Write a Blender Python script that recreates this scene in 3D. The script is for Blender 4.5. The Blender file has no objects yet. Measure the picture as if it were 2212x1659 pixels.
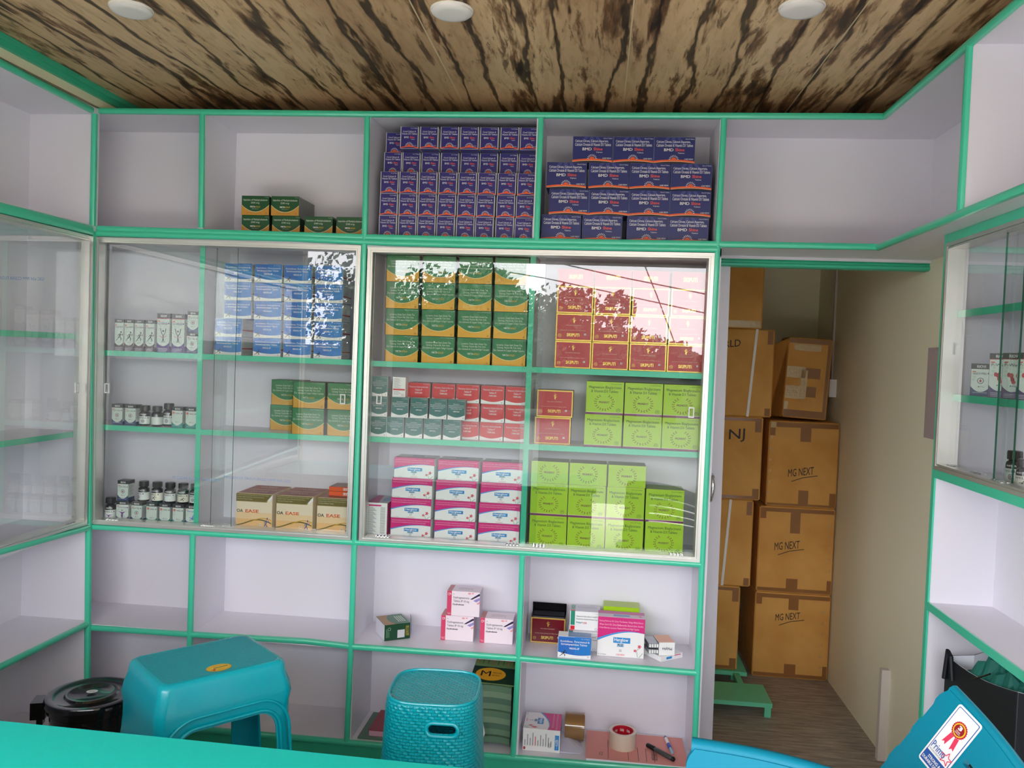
import bpy, bmesh, math, random
from mathutils import Vector, Matrix
from math import sin, cos, pi, radians, tan, atan2, sqrt
random.seed(7)
sc = bpy.context.scene
C = sc.collection

# ------------------------------------------------------------------ camera, world, exposure
FPX = 1754.74                      # focal length in pixels of the 2212 px wide frame
HC = 1.45                          # camera height above the floor
def _rot(y, p, r):
    cy, sy, cp, sp, cr, sr = cos(y), sin(y), cos(p), sin(p), cos(r), sin(r)
    Ry = Matrix(((cy, sy, 0), (-sy, cy, 0), (0, 0, 1)))
    M = Matrix(((1, 0, 0), (0, 0, -1), (0, 1, 0)))
    Rp = Matrix(((1, 0, 0), (0, cp, -sp), (0, sp, cp)))
    Rr = Matrix(((cr, -sr, 0), (sr, cr, 0), (0, 0, 1)))
    return Rr @ Rp @ M @ Ry
RC = _rot(radians(5.96936751), radians(1.87173838), radians(2.16698531))
cam = bpy.data.cameras.new('camera')
cam.sensor_fit = 'HORIZONTAL'; cam.sensor_width = 36.0
cam.lens = FPX / 2212 * 36.0
cam.clip_start = 0.02
camo = bpy.data.objects.new('camera', cam); C.objects.link(camo)
m3 = Matrix((RC[0], -RC[1], -RC[2])).transposed()
camo.matrix_world = Matrix.Translation((0, 0, HC)) @ m3.to_4x4()
sc.camera = camo

sc.view_settings.view_transform = 'Standard'
sc.view_settings.look = 'None'
sc.view_settings.gamma = 1.0
sc.view_settings.use_curve_mapping = False
sc.view_settings.exposure = 0.24
try:
    sc.cycles.max_bounces = 10; sc.cycles.diffuse_bounces = 6; sc.cycles.glossy_bounces = 4
    sc.cycles.transparent_max_bounces = 24; sc.cycles.transmission_bounces = 6
    sc.cycles.caustics_reflective = False; sc.cycles.caustics_refractive = False
    sc.cycles.sample_clamp_indirect = 8.0
except Exception: pass

SKY = 8.2
w = bpy.data.worlds.new('world'); sc.world = w; w.use_nodes = True
nt = w.node_tree; nt.nodes.clear()
wo = nt.nodes.new('ShaderNodeOutputWorld'); bg = nt.nodes.new('ShaderNodeBackground')
tc = nt.nodes.new('ShaderNodeTexCoord'); sp = nt.nodes.new('ShaderNodeSeparateXYZ'); cr = nt.nodes.new('ShaderNodeValToRGB')
nt.links.new(tc.outputs['Generated'], sp.inputs[0]); nt.links.new(sp.outputs[2], cr.inputs[0])
cr.color_ramp.elements[0].position = 0.12; cr.color_ramp.elements[0].color = (0.97, 0.97, 1.0, 1)      # overcast: brighter overhead than at the horizon
cr.color_ramp.elements[1].position = 0.95; cr.color_ramp.elements[1].color = (1.75, 1.85, 2.0, 1)
nt.links.new(cr.outputs[0], bg.inputs[0]); bg.inputs[1].default_value = SKY
nt.links.new(bg.outputs[0], wo.inputs[0])

sun = bpy.data.lights.new('sun', 'SUN'); sun.energy = 8.0; sun.angle = radians(6); sun.color = (1.0, 0.95, 0.86)
suno = bpy.data.objects.new('sun', sun); suno.rotation_euler = Vector((0.1, -0.22, -1.0)).to_track_quat('-Z', 'Y').to_euler(); C.objects.link(suno)   # stands behind the shop

def portal(loc, rot, sx, sy):
    l = bpy.data.lights.new('opening_portal', 'AREA'); l.shape = 'RECTANGLE'; l.size = sx; l.size_y = sy
    l.cycles.is_portal = True
    o = bpy.data.objects.new('opening_portal', l); o.location = loc; o.rotation_euler = rot; C.objects.link(o)
portal((-0.3, -1.02, 1.05), (radians(90), 0, 0), 3.4, 2.2)          # the open shop front, facing inward
portal((-1.86, -0.15, 1.05), (radians(90), 0, radians(-90)), 1.7, 2.2)  # the open left side of the porch

# ------------------------------------------------------------------ pixel rays -> points in the room
RT = RC.transposed()
def ray(px, py): return RT @ Vector(((px - 1106) / FPX, (py - 829.5) / FPX, 1.0))
def onY(px, py, y): r = ray(px, py); r = r * (y / r.y); return Vector((r.x, r.y, r.z + HC))
def onX(px, py, x): r = ray(px, py); r = r * (x / r.x); return Vector((r.x, r.y, r.z + HC))
def onZ(px, py, z): r = ray(px, py); r = r * ((z - HC) / r.z); return Vector((r.x, r.y, r.z + HC))

# ------------------------------------------------------------------ materials
def lin(c):
    def f(v):
        v /= 255.0
        return v / 12.92 if v <= 0.04045 else ((v + 0.055) / 1.055) ** 2.4
    return (f(c[0]), f(c[1]), f(c[2]), 1.0)
_M = {}
def mat(c, rough=0.45, metal=0.0, spec=0.5, bump=None, coat=0.0):
    k = (tuple(c), rough, metal, spec, bump, coat)
    if k in _M: return _M[k]
    m = bpy.data.materials.new('paint_%d_%d_%d' % tuple(c)); m.use_nodes = True
    n = m.node_tree.nodes; b = n['Principled BSDF']
    b.inputs['Base Color'].default_value = lin(c)
    b.inputs['Roughness'].default_value = rough; b.inputs['Metallic'].default_value = metal
    b.inputs['Specular IOR Level'].default_value = spec
    b.inputs['Coat Weight'].default_value = coat
    if bump:
        sc_, st = bump
        t = n.new('ShaderNodeTexCoord'); nz = n.new('ShaderNodeTexNoise'); bp = n.new('ShaderNodeBump')
        nz.inputs['Scale'].default_value = sc_; nz.inputs['Detail'].default_value = 4
        bp.inputs['Strength'].default_value = st; bp.inputs['Distance'].default_value = 0.004
        L = m.node_tree.links
        L.new(t.outputs['Object'], nz.inputs['Vector']); L.new(nz.outputs[0], bp.inputs['Height']); L.new(bp.outputs[0], b.inputs['Normal'])
    _M[k] = m
    return m
def nmat(name, fn):
    m = bpy.data.materials.new(name); m.use_nodes = True
    fn(m, m.node_tree.nodes, m.node_tree.links, m.node_tree.nodes['Principled BSDF'])
    return m
def ramp(n, stops):
    r = n.new('ShaderNodeValToRGB'); e = r.color_ramp.elements
    e[0].position, e[0].color = stops[0][0], lin(stops[0][1]); e[1].position, e[1].color = stops[-1][0], lin(stops[-1][1])
    for p, c in stops[1:-1]:
        x = e.new(p); x.color = lin(c)
    return r
PAINT = mat((224, 222, 231), 0.38, bump=(60, 0.04))
GREEN = mat((70, 204, 167), 0.28, coat=0.3)
GREEN2 = mat((58, 186, 150), 0.4)
ALU = mat((214, 214, 208), 0.34, 0.75, bump=(35, 0.12))
ALUD = mat((120, 118, 112), 0.45, 0.7)
BEIGE = mat((238, 232, 204), 0.7, bump=(9, 0.12))
BLACK = mat((16, 15, 16), 0.25)
WHITE = mat((236, 236, 238), 0.45)
CHROME = mat((215, 215, 218), 0.12, 1.0)

def _glass(m, n, L, b):
    n.remove(b); out = n['Material Output']
    tr = n.new('ShaderNodeBsdfTransparent'); gl = n.new('ShaderNodeBsdfGlossy'); mx = n.new('ShaderNodeMixShader')
    fr = n.new('ShaderNodeFresnel'); ge = n.new('ShaderNodeNewGeometry'); s1 = n.new('ShaderNodeMath'); mu = n.new('ShaderNodeMath')
    fr.inputs[0].default_value = 1.5; gl.inputs['Roughness'].default_value = 0.0; gl.inputs['Color'].default_value = (1, 1, 1, 1)
    tr.inputs[0].default_value = (0.965, 0.985, 0.975, 1)
    s1.operation = 'SUBTRACT'; s1.inputs[0].default_value = 1.85; mu.operation = 'MULTIPLY'; mu.use_clamp = True
    m2 = n.new('ShaderNodeMath'); m2.operation = 'MULTIPLY'; m2.inputs[1].default_value = 1.85   # both faces of the pane, carried by the front one
    L.new(ge.outputs['Backfacing'], m2.inputs[0]); L.new(m2.outputs[0], s1.inputs[1])
    L.new(fr.outputs[0], mu.inputs[0]); L.new(s1.outputs[0], mu.inputs[1])
    L.new(mu.outputs[0], mx.inputs[0]); L.new(tr.outputs[0], mx.inputs[1]); L.new(gl.outputs[0], mx.inputs[2])
    L.new(mx.outputs[0], out.inputs['Surface'])
GLASS = nmat('window_glass', _glass)
GLASSEDGE = mat((20, 92, 72), 0.2)
CLEARPL = mat((225, 228, 228), 0.15, coat=0.5)

def _ceil(m, n, L, b):
    tc = n.new('ShaderNodeTexCoord'); mp = n.new('ShaderNodeMapping')
    L.new(tc.outputs['Object'], mp.inputs[0]); mp.inputs['Scale'].default_value = (1.0, 0.15, 1.0)
    def noise(scale, det, rough, dist, src=mp):
        z = n.new('ShaderNodeTexNoise'); z.inputs['Scale'].default_value = scale; z.inputs['Detail'].default_value = det
        z.inputs['Roughness'].default_value = rough; z.inputs['Distortion'].default_value = dist
        L.new(src.outputs[0], z.inputs['Vector']); return z
    a = noise(13, 8, 0.6, 0.3); c = noise(30, 10, 0.7, 0.6); d = noise(60, 4, 0.6, 0.4); e = noise(2.2, 3, 0.5, 0.2)
    base = ramp(n, [(0.3, (176, 142, 106)), (0.5, (210, 178, 138)), (0.72, (228, 200, 160))]); L.new(e.outputs[0], base.inputs[0])
    dark = ramp(n, [(0.0, (255, 255, 255)), (0.545, (255, 255, 255)), (0.60, (150, 126, 104)), (0.66, (50, 40, 32))]); L.new(a.outputs[0], dark.inputs[0])
    fine = ramp(n, [(0.0, (60, 48, 38)), (0.37, (112, 92, 74)), (0.44, (255, 255, 255)), (1.0, (255, 255, 255))]); L.new(c.outputs[0], fine.inputs[0])
    wv = n.new('ShaderNodeTexWave'); wv.bands_direction = 'X'; wv.inputs['Scale'].default_value = 2.6; wv.inputs['Distortion'].default_value = 7.0; wv.inputs['Detail'].default_value = 5; wv.inputs['Detail Scale'].default_value = 2.2; wv.inputs['Detail Roughness'].default_value = .62
    L.new(mp.outputs[0], wv.inputs['Vector'])
    crack = ramp(n, [(0.0, (40, 32, 26)), (0.02, (80, 64, 50)), (0.06, (214, 204, 190)), (0.14, (255, 255, 255))]); L.new(wv.outputs[0], crack.inputs[0])
    grain = ramp(n, [(0.3, (205, 195, 180)), (0.55, (255, 255, 255))]); L.new(d.outputs[0], grain.inputs[0])
    cur = base
    for f, x in ((0.95, dark), (0.8, fine), (0.9, crack), (0.6, grain)):
        mx = n.new('ShaderNodeMix'); mx.data_type = 'RGBA'; mx.blend_type = 'MULTIPLY'; mx.inputs[0].default_value = f
        L.new(cur.outputs[2] if cur.bl_idname == 'ShaderNodeMix' else cur.outputs[0], mx.inputs[6]); L.new(x.outputs[0], mx.inputs[7]); cur = mx
    # panel joints every 0.6 m
    sx = n.new('ShaderNodeSeparateXYZ'); L.new(tc.outputs['Object'], sx.inputs[0])
    ad = n.new('ShaderNodeMath'); ad.operation = 'ADD'; ad.inputs[1].default_value = 10.03; L.new(sx.outputs[0], ad.inputs[0])
    mo = n.new('ShaderNodeMath'); mo.operation = 'MODULO'; mo.inputs[1].default_value = 0.56; L.new(ad.outputs[0], mo.inputs[0])
    lt = n.new('ShaderNodeMath'); lt.operation = 'LESS_THAN'; lt.inputs[1].default_value = 0.004; L.new(mo.outputs[0], lt.inputs[0])
    jm = n.new('ShaderNodeMix'); jm.data_type = 'RGBA'; L.new(lt.outputs[0], jm.inputs[0]); L.new(cur.outputs[2], jm.inputs[6]); jm.inputs[7].default_value = lin((205, 188, 150))
    L.new(jm.outputs[2], b.inputs['Base Color']); b.inputs['Roughness'].default_value = 0.55
CEILM = nmat('wood_print_panel', _ceil)

def _floor(m, n, L, b):
    tc = n.new('ShaderNodeTexCoord'); mp = n.new('ShaderNodeMapping'); mp.inputs['Scale'].default_value = (2.2, 22, 1)
    L.new(tc.outputs['Object'], mp.inputs[0])
    z = n.new('ShaderNodeTexNoise'); z.inputs['Scale'].default_value = 3.2; z.inputs['Detail'].default_value = 9; z.inputs['Roughness'].default_value = 0.7
    L.new(mp.outputs[0], z.inputs['Vector'])
    r = ramp(n, [(0.3, (104, 98, 94)), (0.5, (150, 142, 134)), (0.7, (188, 180, 170))]); L.new(z.outputs[0], r.inputs[0])
    L.new(r.outputs[0], b.inputs['Base Color']); b.inputs['Roughness'].default_value = 0.5
FLOORM = nmat('dark_vinyl_planks', _floor)

def _card(m, n, L, b):
    tc = n.new('ShaderNodeTexCoord'); z = n.new('ShaderNodeTexNoise'); z.inputs['Scale'].default_value = 6; z.inputs['Detail'].default_value = 6
    L.new(tc.outputs['Object'], z.inputs['Vector'])
    r = ramp(n, [(0.3, (206, 148, 70)), (0.7, (224, 170, 92))]); L.new(z.outputs[0], r.inputs[0])
    L.new(r.outputs[0], b.inputs['Base Color']); b.inputs['Roughness'].default_value = 0.75
    wv = n.new('ShaderNodeTexWave'); wv.bands_direction = 'X'; wv.inputs['Scale'].default_value = 55; wv.inputs['Distortion'].default_value = 0.4
    L.new(tc.outputs['Object'], wv.inputs['Vector']); bp = n.new('ShaderNodeBump'); bp.inputs['Strength'].default_value = 0.12; bp.inputs['Distance'].default_value = 0.002
    L.new(wv.outputs[1], bp.inputs['Height']); L.new(bp.outputs[0], b.inputs['Normal'])
CARD = nmat('corrugated_cardboard', _card)
TAPE = mat((148, 100, 56), 0.22, coat=0.4)
TAPECLR = mat((205, 178, 128), 0.12, coat=0.8, bump=(90, 0.5))

def _weave(m, n, L, b):
    b.inputs['Base Color'].default_value = lin((0, 172, 188)); b.inputs['Roughness'].default_value = 0.32
    tc = n.new('ShaderNodeTexCoord')
    uv = n.new('ShaderNodeUVMap')
    bk = n.new('ShaderNodeTexBrick'); bk.inputs['Scale'].default_value = 1.0
    bk.inputs['Brick Width'].default_value = 0.0165; bk.inputs['Row Height'].default_value = 0.0082; bk.inputs['Mortar Size'].default_value = 0.0016
    bk.inputs['Mortar Smooth'].default_value = 1.0
    bk.inputs['Color1'].default_value = (1, 1, 1, 1); bk.inputs['Color2'].default_value = (.8, .8, .8, 1); bk.inputs['Mortar'].default_value = (0, 0, 0, 1)
    L.new(uv.outputs[0], bk.inputs['Vector'])
    wv = n.new('ShaderNodeTexWave'); wv.inputs['Scale'].default_value = 26; wv.bands_direction = 'DIAGONAL'; wv.inputs['Distortion'].default_value = 1.2
    L.new(uv.outputs[0], wv.inputs['Vector'])
    ad = n.new('ShaderNodeMath'); ad.operation = 'MULTIPLY_ADD'; ad.inputs[1].default_value = 0.6
    L.new(wv.outputs[1], ad.inputs[0]); L.new(bk.outputs['Color'], ad.inputs[2])
    bp = n.new('ShaderNodeBump'); bp.inputs['Strength'].default_value = 0.9; bp.inputs['Distance'].default_value = 0.003
    L.new(ad.outputs[0], bp.inputs['Height']); L.new(bp.outputs[0], b.inputs['Normal'])
WEAVE = nmat('woven_teal_plastic', _weave)
def _brick(m, n, L, b):
    b.inputs['Base Color'].default_value = lin((0, 166, 184)); b.inputs['Roughness'].default_value = 0.42
    uv = n.new('ShaderNodeTexCoord'); bk = n.new('ShaderNodeTexBrick'); bk.inputs['Scale'].default_value = 1.0
    bk.inputs['Brick Width'].default_value = 0.032; bk.inputs['Row Height'].default_value = 0.02; bk.inputs['Mortar Size'].default_value = 0.0013
    bk.inputs['Color1'].default_value = (0, 0, 0, 1); bk.inputs['Color2'].default_value = (0, 0, 0, 1); bk.inputs['Mortar'].default_value = (1, 1, 1, 1)
    L.new(uv.outputs['Object'], bk.inputs['Vector']); bp = n.new('ShaderNodeBump'); bp.inputs['Strength'].default_value = 0.8; bp.inputs['Distance'].default_value = 0.003
    L.new(bk.outputs['Color'], bp.inputs['Height']); L.new(bp.outputs[0], b.inputs['Normal'])
STOOLTOP = nmat('teal_plastic_brick_relief', _brick)
TEAL = mat((0, 176, 194), 0.27, coat=0.15)
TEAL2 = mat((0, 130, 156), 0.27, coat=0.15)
COUNTER = mat((0, 178, 166), 0.45, bump=(14, 0.03))

# ------------------------------------------------------------------ mesh builder
_T = {}
def tgeo(s, bold=0.0):
    k = (s, bold)
    if k in _T: return _T[k]
    cu = bpy.data.curves.new('t', 'FONT'); cu.body = s; cu.resolution_u = 2; cu.fill_mode = 'FRONT'; cu.offset = bold
    o = bpy.data.objects.new('t', cu); me = bpy.data.meshes.new_from_object(o)
    v = [(q.co.x, q.co.y) for q in me.vertices]; f = [tuple(p.vertices) for p in me.polygons]
    bpy.data.objects.remove(o); bpy.data.curves.remove(cu); bpy.data.meshes.remove(me)
    x0 = min(p[0] for p in v); x1 = max(p[0] for p in v); y0 = min(p[1] for p in v); y1 = max(p[1] for p in v)
    v = [((p[0] - x0) / (x1 - x0), (p[1] - y0) / (y1 - y0)) for p in v]
    _T[k] = (v, f); return _T[k]
class Art:
    def __init__(s): s.it = []
    def poly(s, pts, m, L=1): s.it.append((list(pts), [tuple(range(len(pts)))], m, L))
    def rect(s, a, b, c, d, m, L=1): s.poly([(a, b), (c, b), (c, d), (a, d)], m, L)
    def text(s, t, a, b, c, d, m, L=4, bold=0.0):
        if bold and 'M' in t.upper():   # embolden by doubling: offsetting folds the narrow M over itself
            e = bold * (d - b) * .9; s.text(t, a, b, c - e, d, m, L); s.text(t, a + e, b, c, d, m, L + .4); return
        v, f = tgeo(t, bold); s.it.append(([(a + x * (c - a), b + y * (d - b)) for x, y in v], f, m, L))
    def ell(s, u, v, ru, rv, m, L=2, n=20, a0=0, a1=2 * pi):
        s.poly([(u + ru * cos(a0 + (a1 - a0) * i / n), v + rv * sin(a0 + (a1 - a0) * i / n)) for i in range(n + (a1 - a0 < 6.2))], m, L)
    def ring(s, u, v, ru, rv, t, m, L=2, n=24):
        p = []; f = []
        for i in range(n):
            a = 2 * pi * i / n; p += [(u + ru * cos(a), v + rv * sin(a)), (u + ru * (1 - t) * cos(a), v + rv * (1 - t) * sin(a))]
        for i in range(n): j = (i + 1) % n; f.append((2 * i, 2 * j, 2 * j + 1, 2 * i + 1))
        s.it.append((p, f, m, L))
    def band(s, top, bot, m, L=1, n=16, a=0.0, b=1.0):
        p = []; f = []
        for i in range(n + 1):
            u = a + (b - a) * i / n; p += [(u, bot(u)), (u, top(u))]
        for i in range(n): f.append((2 * i, 2 * i + 2, 2 * i + 3, 2 * i + 1))
        s.it.append((p, f, m, L))
    def line(s, pts, wd, m, L=3, asp=1.0):
        for (x0, y0), (x1, y1) in zip(pts, pts[1:]):
            dx, dy = x1 - x0, (y1 - y0) * asp; l = math.hypot(dx, dy) or 1; nx, ny = -dy / l * wd / 2, dx / l * wd / 2 / asp
            s.poly([(x0 + nx, y0 + ny), (x0 - nx, y0 - ny), (x1 - nx, y1 - ny), (x1 + nx, y1 + ny)], m, L)
    def sub(s, o, fn): # paste another art through a 2-D map
        for p, f, m, L in o.it: s.it.append(([fn(*q) for q in p], f, m, L))
class MB:
    def __init__(s): s.v = []; s.f = []; s.m = []; s.sm = []; s.uv = {}
    def add(s, vs, fs, m, smooth=False):
        b = len(s.v); s.v += [Vector(p) for p in vs]
        for f in fs: s.f.append(tuple(b + i for i in f)); s.m.append(m); s.sm.append(smooth)
        return b
    def box(s, a, b, m, mats=None):
        x0, y0, z0 = [min(p, q) for p, q in zip(a, b)]; x1, y1, z1 = [max(p, q) for p, q in zip(a, b)]
        vs = [(x0, y0, z0), (x1, y0, z0), (x1, y1, z0), (x0, y1, z0), (x0, y0, z1), (x1, y0, z1), (x1, y1, z1), (x0, y1, z1)]
        fs = {'bottom': (0, 3, 2, 1), 'top': (4, 5, 6, 7), 'front': (0, 1, 5, 4), 'right': (1, 2, 6, 5), 'back': (2, 3, 7, 6), 'left': (3, 0, 4, 7)}
        k = len(s.v); s.v += [Vector(p) for p in vs]
        for n, f in fs.items(): s.f.append(tuple(k + i for i in f)); s.m.append((mats or {}).get(n, m)); s.sm.append(False)
    def bar(s, p, q, wd, dp, m, nrm=(0, -1, 0), rnd=True, seg=6):
        p = Vector(p); q = Vector(q); n = Vector(nrm); d = (q - p).normalized(); sd = d.cross(n).normalized()
        if rnd: prof = [(-wd / 2, -0.004)] + [(-wd / 2 * cos(pi * i / seg), dp * sin(pi * i / seg) ** 0.7) for i in range(seg + 1)] + [(wd / 2, -0.004)]
        else: prof = [(-wd / 2, 0), (-wd / 2, dp), (wd / 2, dp), (wd / 2, 0)]
        k = len(prof); vs = [e + sd * a + n * b for e in (p, q) for a, b in prof]
        fs = [(i, i + 1, k + i + 1, k + i) for i in range(k - 1)] + [(k - 1, 0, k, 2 * k - 1), tuple(range(k))[::-1], tuple(range(k, 2 * k))]
        b = len(s.v); s.v += vs
        for i, f in enumerate(fs): s.f.append(tuple(b + j for j in f)); s.m.append(m); s.sm.append(rnd and i < k - 1)
    def tube(s, pts, r, m, n=10, cap=True):
        pts = [Vector(p) for p in pts]; rs = r if isinstance(r, (list, tuple)) else [r] * len(pts); vs = []; up = None
        for i, p in enumerate(pts):
            d = (pts[min(i + 1, len(pts) - 1)] - pts[max(i - 1, 0)]).normalized()
            if up is None: up = Vector((0, 0, 1)) if abs(d.z) < .9 else Vector((1, 0, 0))
            a = d.cross(up).normalized(); c = a.cross(d).normalized(); up = c
            vs += [p + (a * cos(2 * pi * j / n) + c * sin(2 * pi * j / n)) * rs[i] for j in range(n)]
        fs = [(i * n + j, i * n + (j + 1) % n, (i + 1) * n + (j + 1) % n, (i + 1) * n + j) for i in range(len(pts) - 1) for j in range(n)]
        s.add(vs, fs, m, True)
        if cap: s.add(vs[:n], [tuple(range(n))[::-1]], m); s.add(vs[-n:], [tuple(range(n))], m)
    def lathe(s, prof, m, n=24, o=(0, 0, 0), axis='z', mats=None):
        vs = []
        for r, z in prof:
            for j in range(n):
                a = 2 * pi * j / n; p = (r * cos(a), r * sin(a), z)
                if axis == 'x': p = (p[2], p[0], p[1])
                vs.append((p[0] + o[0], p[1] + o[1], p[2] + o[2]))
        b = len(s.v); s.v += [Vector(p) for p in vs]
        for i in range(len(prof) - 1):
            for j in range(n):
                s.f.append((b + i * n + j, b + i * n + (j + 1) % n, b + (i + 1) * n + (j + 1) % n, b + (i + 1) * n + j)); s.m.append(mats[i] if mats else m); s.sm.append(True)
    def art(s, a, fn, e=0.00025):
        for p, f, m, L in a.it:
            b = len(s.v); s.v += [Vector(fn(u, v, L * e)) for u, v in p]
            for q in f: s.f.append(tuple(b + i for i in q)); s.m.append(m); s.sm.append(False)
    def mesh(s, name, off=None, merge=False):
        me = bpy.data.meshes.new(name); o = off or Vector((0, 0, 0))
        me.from_pydata([tuple(p - o) for p in s.v], [], s.f)
        mats = []
        for i, m in enumerate(s.m):
            if m not in mats: mats.append(m)
        for m in mats: me.materials.append(m)
        ix = {m: i for i, m in enumerate(mats)}
        me.polygons.foreach_set('material_index', [ix[m] for m in s.m])
        me.polygons.foreach_set('use_smooth', s.sm)
        if any(s.sm):
            try: me.set_sharp_from_angle(angle=radians(38))
            except Exception: pass
        me.update()
        return me
def tag(o, label=None, cat=None, group=None, kind=None):
    if label: o['label'] = label
    if cat: o['category'] = cat
    if group: o['group'] = group
    if kind: o['kind'] = kind
    return o
def ob(name, mb, parent=None, label=None, cat=None, group=None, kind=None, loc=None, rz=0, local=False):
    """link one mesh object; world-space vertices unless local"""
    if isinstance(mb, MB):
        base = Vector((0, 0, 0))
        if parent is not None and not local:
            p = parent
            while p is not None: base = base + p.location; p = p.parent
        me = mb.mesh(name, base)
    else: me = mb
    o = bpy.data.objects.new(name, me); C.objects.link(o)
    if parent is not None: o.parent = parent
    if loc is not None: o.location = loc
    o.rotation_euler = (0, 0, rz)
    return tag(o, label, cat, group, kind)
def thing(name, loc, label, cat, group=None, rz=0, kind=None):
    o = bpy.data.objects.new(name, None); C.objects.link(o); o.location = loc; o.rotation_euler = (0, 0, rz); o.empty_display_size = 0.05
    return tag(o, label, cat, group, kind)
def struct(name, mb): return ob(name, mb, kind='structure')
def B(m, *bx):
    r = MB()
    for a, b in bx: r.box(a, b, m)
    return r
ORD = ['first', 'second', 'third', 'fourth', 'fifth', 'sixth', 'seventh', 'eighth', 'ninth']

# ------------------------------------------------------------------ setting
F = 0.0
YB = 2.7                                                # front plane of the wall shelving
XW = 1.126                                              # beige side wall
ZC = HC + 0.886
struct('floor', B(FLOORM, ((-2.2, -1.0, -0.05), (1.3, 4.5, 0.0))))
struct('ceiling', B(CEILM, ((-2.2, -1.0, ZC), (1.3, 3.06, ZC + 0.05))))
struct('trim_1', B(GREEN2, ((-1.775, 0.72, ZC - 0.018), (-1.755, 2.99, ZC)), ((-1.775, 0.72, ZC - 0.036), (-1.762, 2.99, ZC - 0.018))))
struct('wall_left', B(BEIGE, ((-2.1, 0.70, 0.0), (-2.04, 3.06, ZC)), ((-2.04, 0.70, HC + .822), (-1.775, 3.0, ZC)), ((-2.04, .66, 0), (-1.775, .70, ZC))))
struct('wall_right', B(BEIGE, ((XW + .014, -1.0, 0.0), (XW + .074, 2.42, ZC)), ((XW, 2.42, 0), (XW + .074, 4.42, ZC))))
struct('wall_back', B(BEIGE, ((-2.1, 3.0, 0.0), (0.395, 3.06, ZC)), ((0.395, 3.0, HC + .40), (XW + .014, 3.06, ZC))))
struct('wall_storeroom', B(BEIGE, ((-1.0, 4.36, 0.0), (XW + .014, 4.42, ZC)), ((-1.06, 3.06, 0), (-1.0, 4.42, ZC))))
struct('ceiling_storeroom', B(mat((190, 180, 150), .8), ((-1.06, 3.06, ZC), (XW + .074, 4.42, ZC + .05))))
# shop-front lintel and pillar behind the camera (seen in the glass)
struct('wall_front', B(mat((120, 112, 104), .8), ((-1.9, -1.12, HC + .76), (1.3, -1.0, ZC + .25)), ((-1.9, -1.0, HC + .78), (-1.8, .7, ZC + .25)),
                       ((-1.86, -1.12, 0), (-1.68, -.94, HC + .77)), ((1.1, -1.12, 0), (1.3, -1.0, ZC))))
# door head rail over the storeroom opening
t = MB(); zt = HC + .383
for k, (dz, dy) in enumerate(((0.022, 0.0), (0.011, .006), (0, .0), (-.012, .006), (-0.022, .0))):
    t.bar((0.375, 2.962 + dy - .008, zt + dz), (XW + .01, 2.962 + dy - .008, zt + dz), 0.013, 0.006, GREEN2)
t.box((0.375, 2.958, zt - .03), (XW + .01, 2.995, zt + .03), GREEN2)
struct('trim_2', t)
# sliding door leaf, pushed back behind the shelving
d = thing('door_1', (0.1, 2.985, 0.02), None, None, kind='structure')
xe = onY(1578, 575, 2.972).x; xe2 = onY(1535, 1600, 2.972).x
lf = MB(); lf.add([(-.35, 2.972, .02), (xe2 + .006, 2.972, .02), (xe, 2.972, HC + .372), (-.35, 2.972, HC + .372), (-.35, 2.996, .02), (xe2 + .006, 2.996, .02), (xe, 2.996, HC + .372), (-.35, 2.996, HC + .372)],
                  [(0, 1, 2, 3), (1, 5, 6, 2), (4, 7, 6, 5), (0, 4, 5, 1), (3, 2, 6, 7), (0, 3, 7, 4)], mat((214, 212, 222), .35, bump=(28, .35)))
leaf = ob('door_leaf', lf, d)
h0 = onY(1537.5, 1026, 2.965); h1 = onY(1533, 1082, 2.965)
hm = MB(); hm.tube([h0 + Vector((0, .006, 0)), h0 + Vector((0, -.012, -.006))] + [h0.lerp(h1, k / 8) + Vector((0.003 * sin(pi * k / 8), -.016 - .006 * sin(pi * k / 8), 0)) for k in range(1, 8)] + [h1 + Vector((0, -.012, .006)), h1 + Vector((0, .006, 0))],
                   [.008, .009] + [.0075 - .002 * cos(pi * k / 4) for k in range(1, 8)] + [.009, .008], CHROME)
ob('door_handle', hm, d, label='chrome door handle')
# wall trunking and socket in the storeroom
tr = thing('cable_trunking', (XW, 3.13, 0.0), 'short square white cable trunking rising from the floor against the beige wall', 'trunking')
a = onX(1921, 1446, XW)
ob('trunking_body', B(mat((214, 206, 200), .5), ((XW - .03, a.y - .013, 0.0), (XW + .013, a.y + .013, a.z))), tr)
cd = MB(); c0 = onX(1816, 575, XW); c1 = onX(1803, 822, XW)
cd.bar(onX(1815.5, 560, XW + .012), onX(1803, 824, XW + .012), 0.022, 0.02, mat((206, 196, 190), .5), (-1, 0, 0), rnd=False)
tag(ob('cable_conduit', cd), 'thin white conduit strip running down the storeroom wall to the socket', 'conduit')
so = thing('wall_socket', onX(1797, 838, XW), 'white wall socket box with plug at the end of the conduit strip', 'socket')
s0 = onX(1797, 838, XW)
ob('socket_box', B(WHITE, ((XW - .032, s0.y - .075, s0.z - .042), (XW + .013, s0.y + .045, s0.z + .042))), so)
pm = MB(); pm.box((XW - .04, s0.y - .05, s0.z - .03), (XW - .032, s0.y - .005, s0.z + .03), mat((225, 225, 220), .4)); pm.tube([(XW - .032, s0.y + .02, s0.z), (XW - .055, s0.y + .02, s0.z)], .011, BLACK)
ob('socket_plug', pm, so, label='black round plug pin and switch')
q0 = onX(2004, 945, XW); q1 = onX(2006, 752, XW)
tag(ob('wall_board', B(mat((178, 160, 160), .6), ((XW - .012, 2.60, q0.z), (XW, onX(2008, 850, XW).y, q1.z)))), 'narrow pinkish board on the beige wall, half hidden behind the right cabinet edge', 'board')
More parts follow.
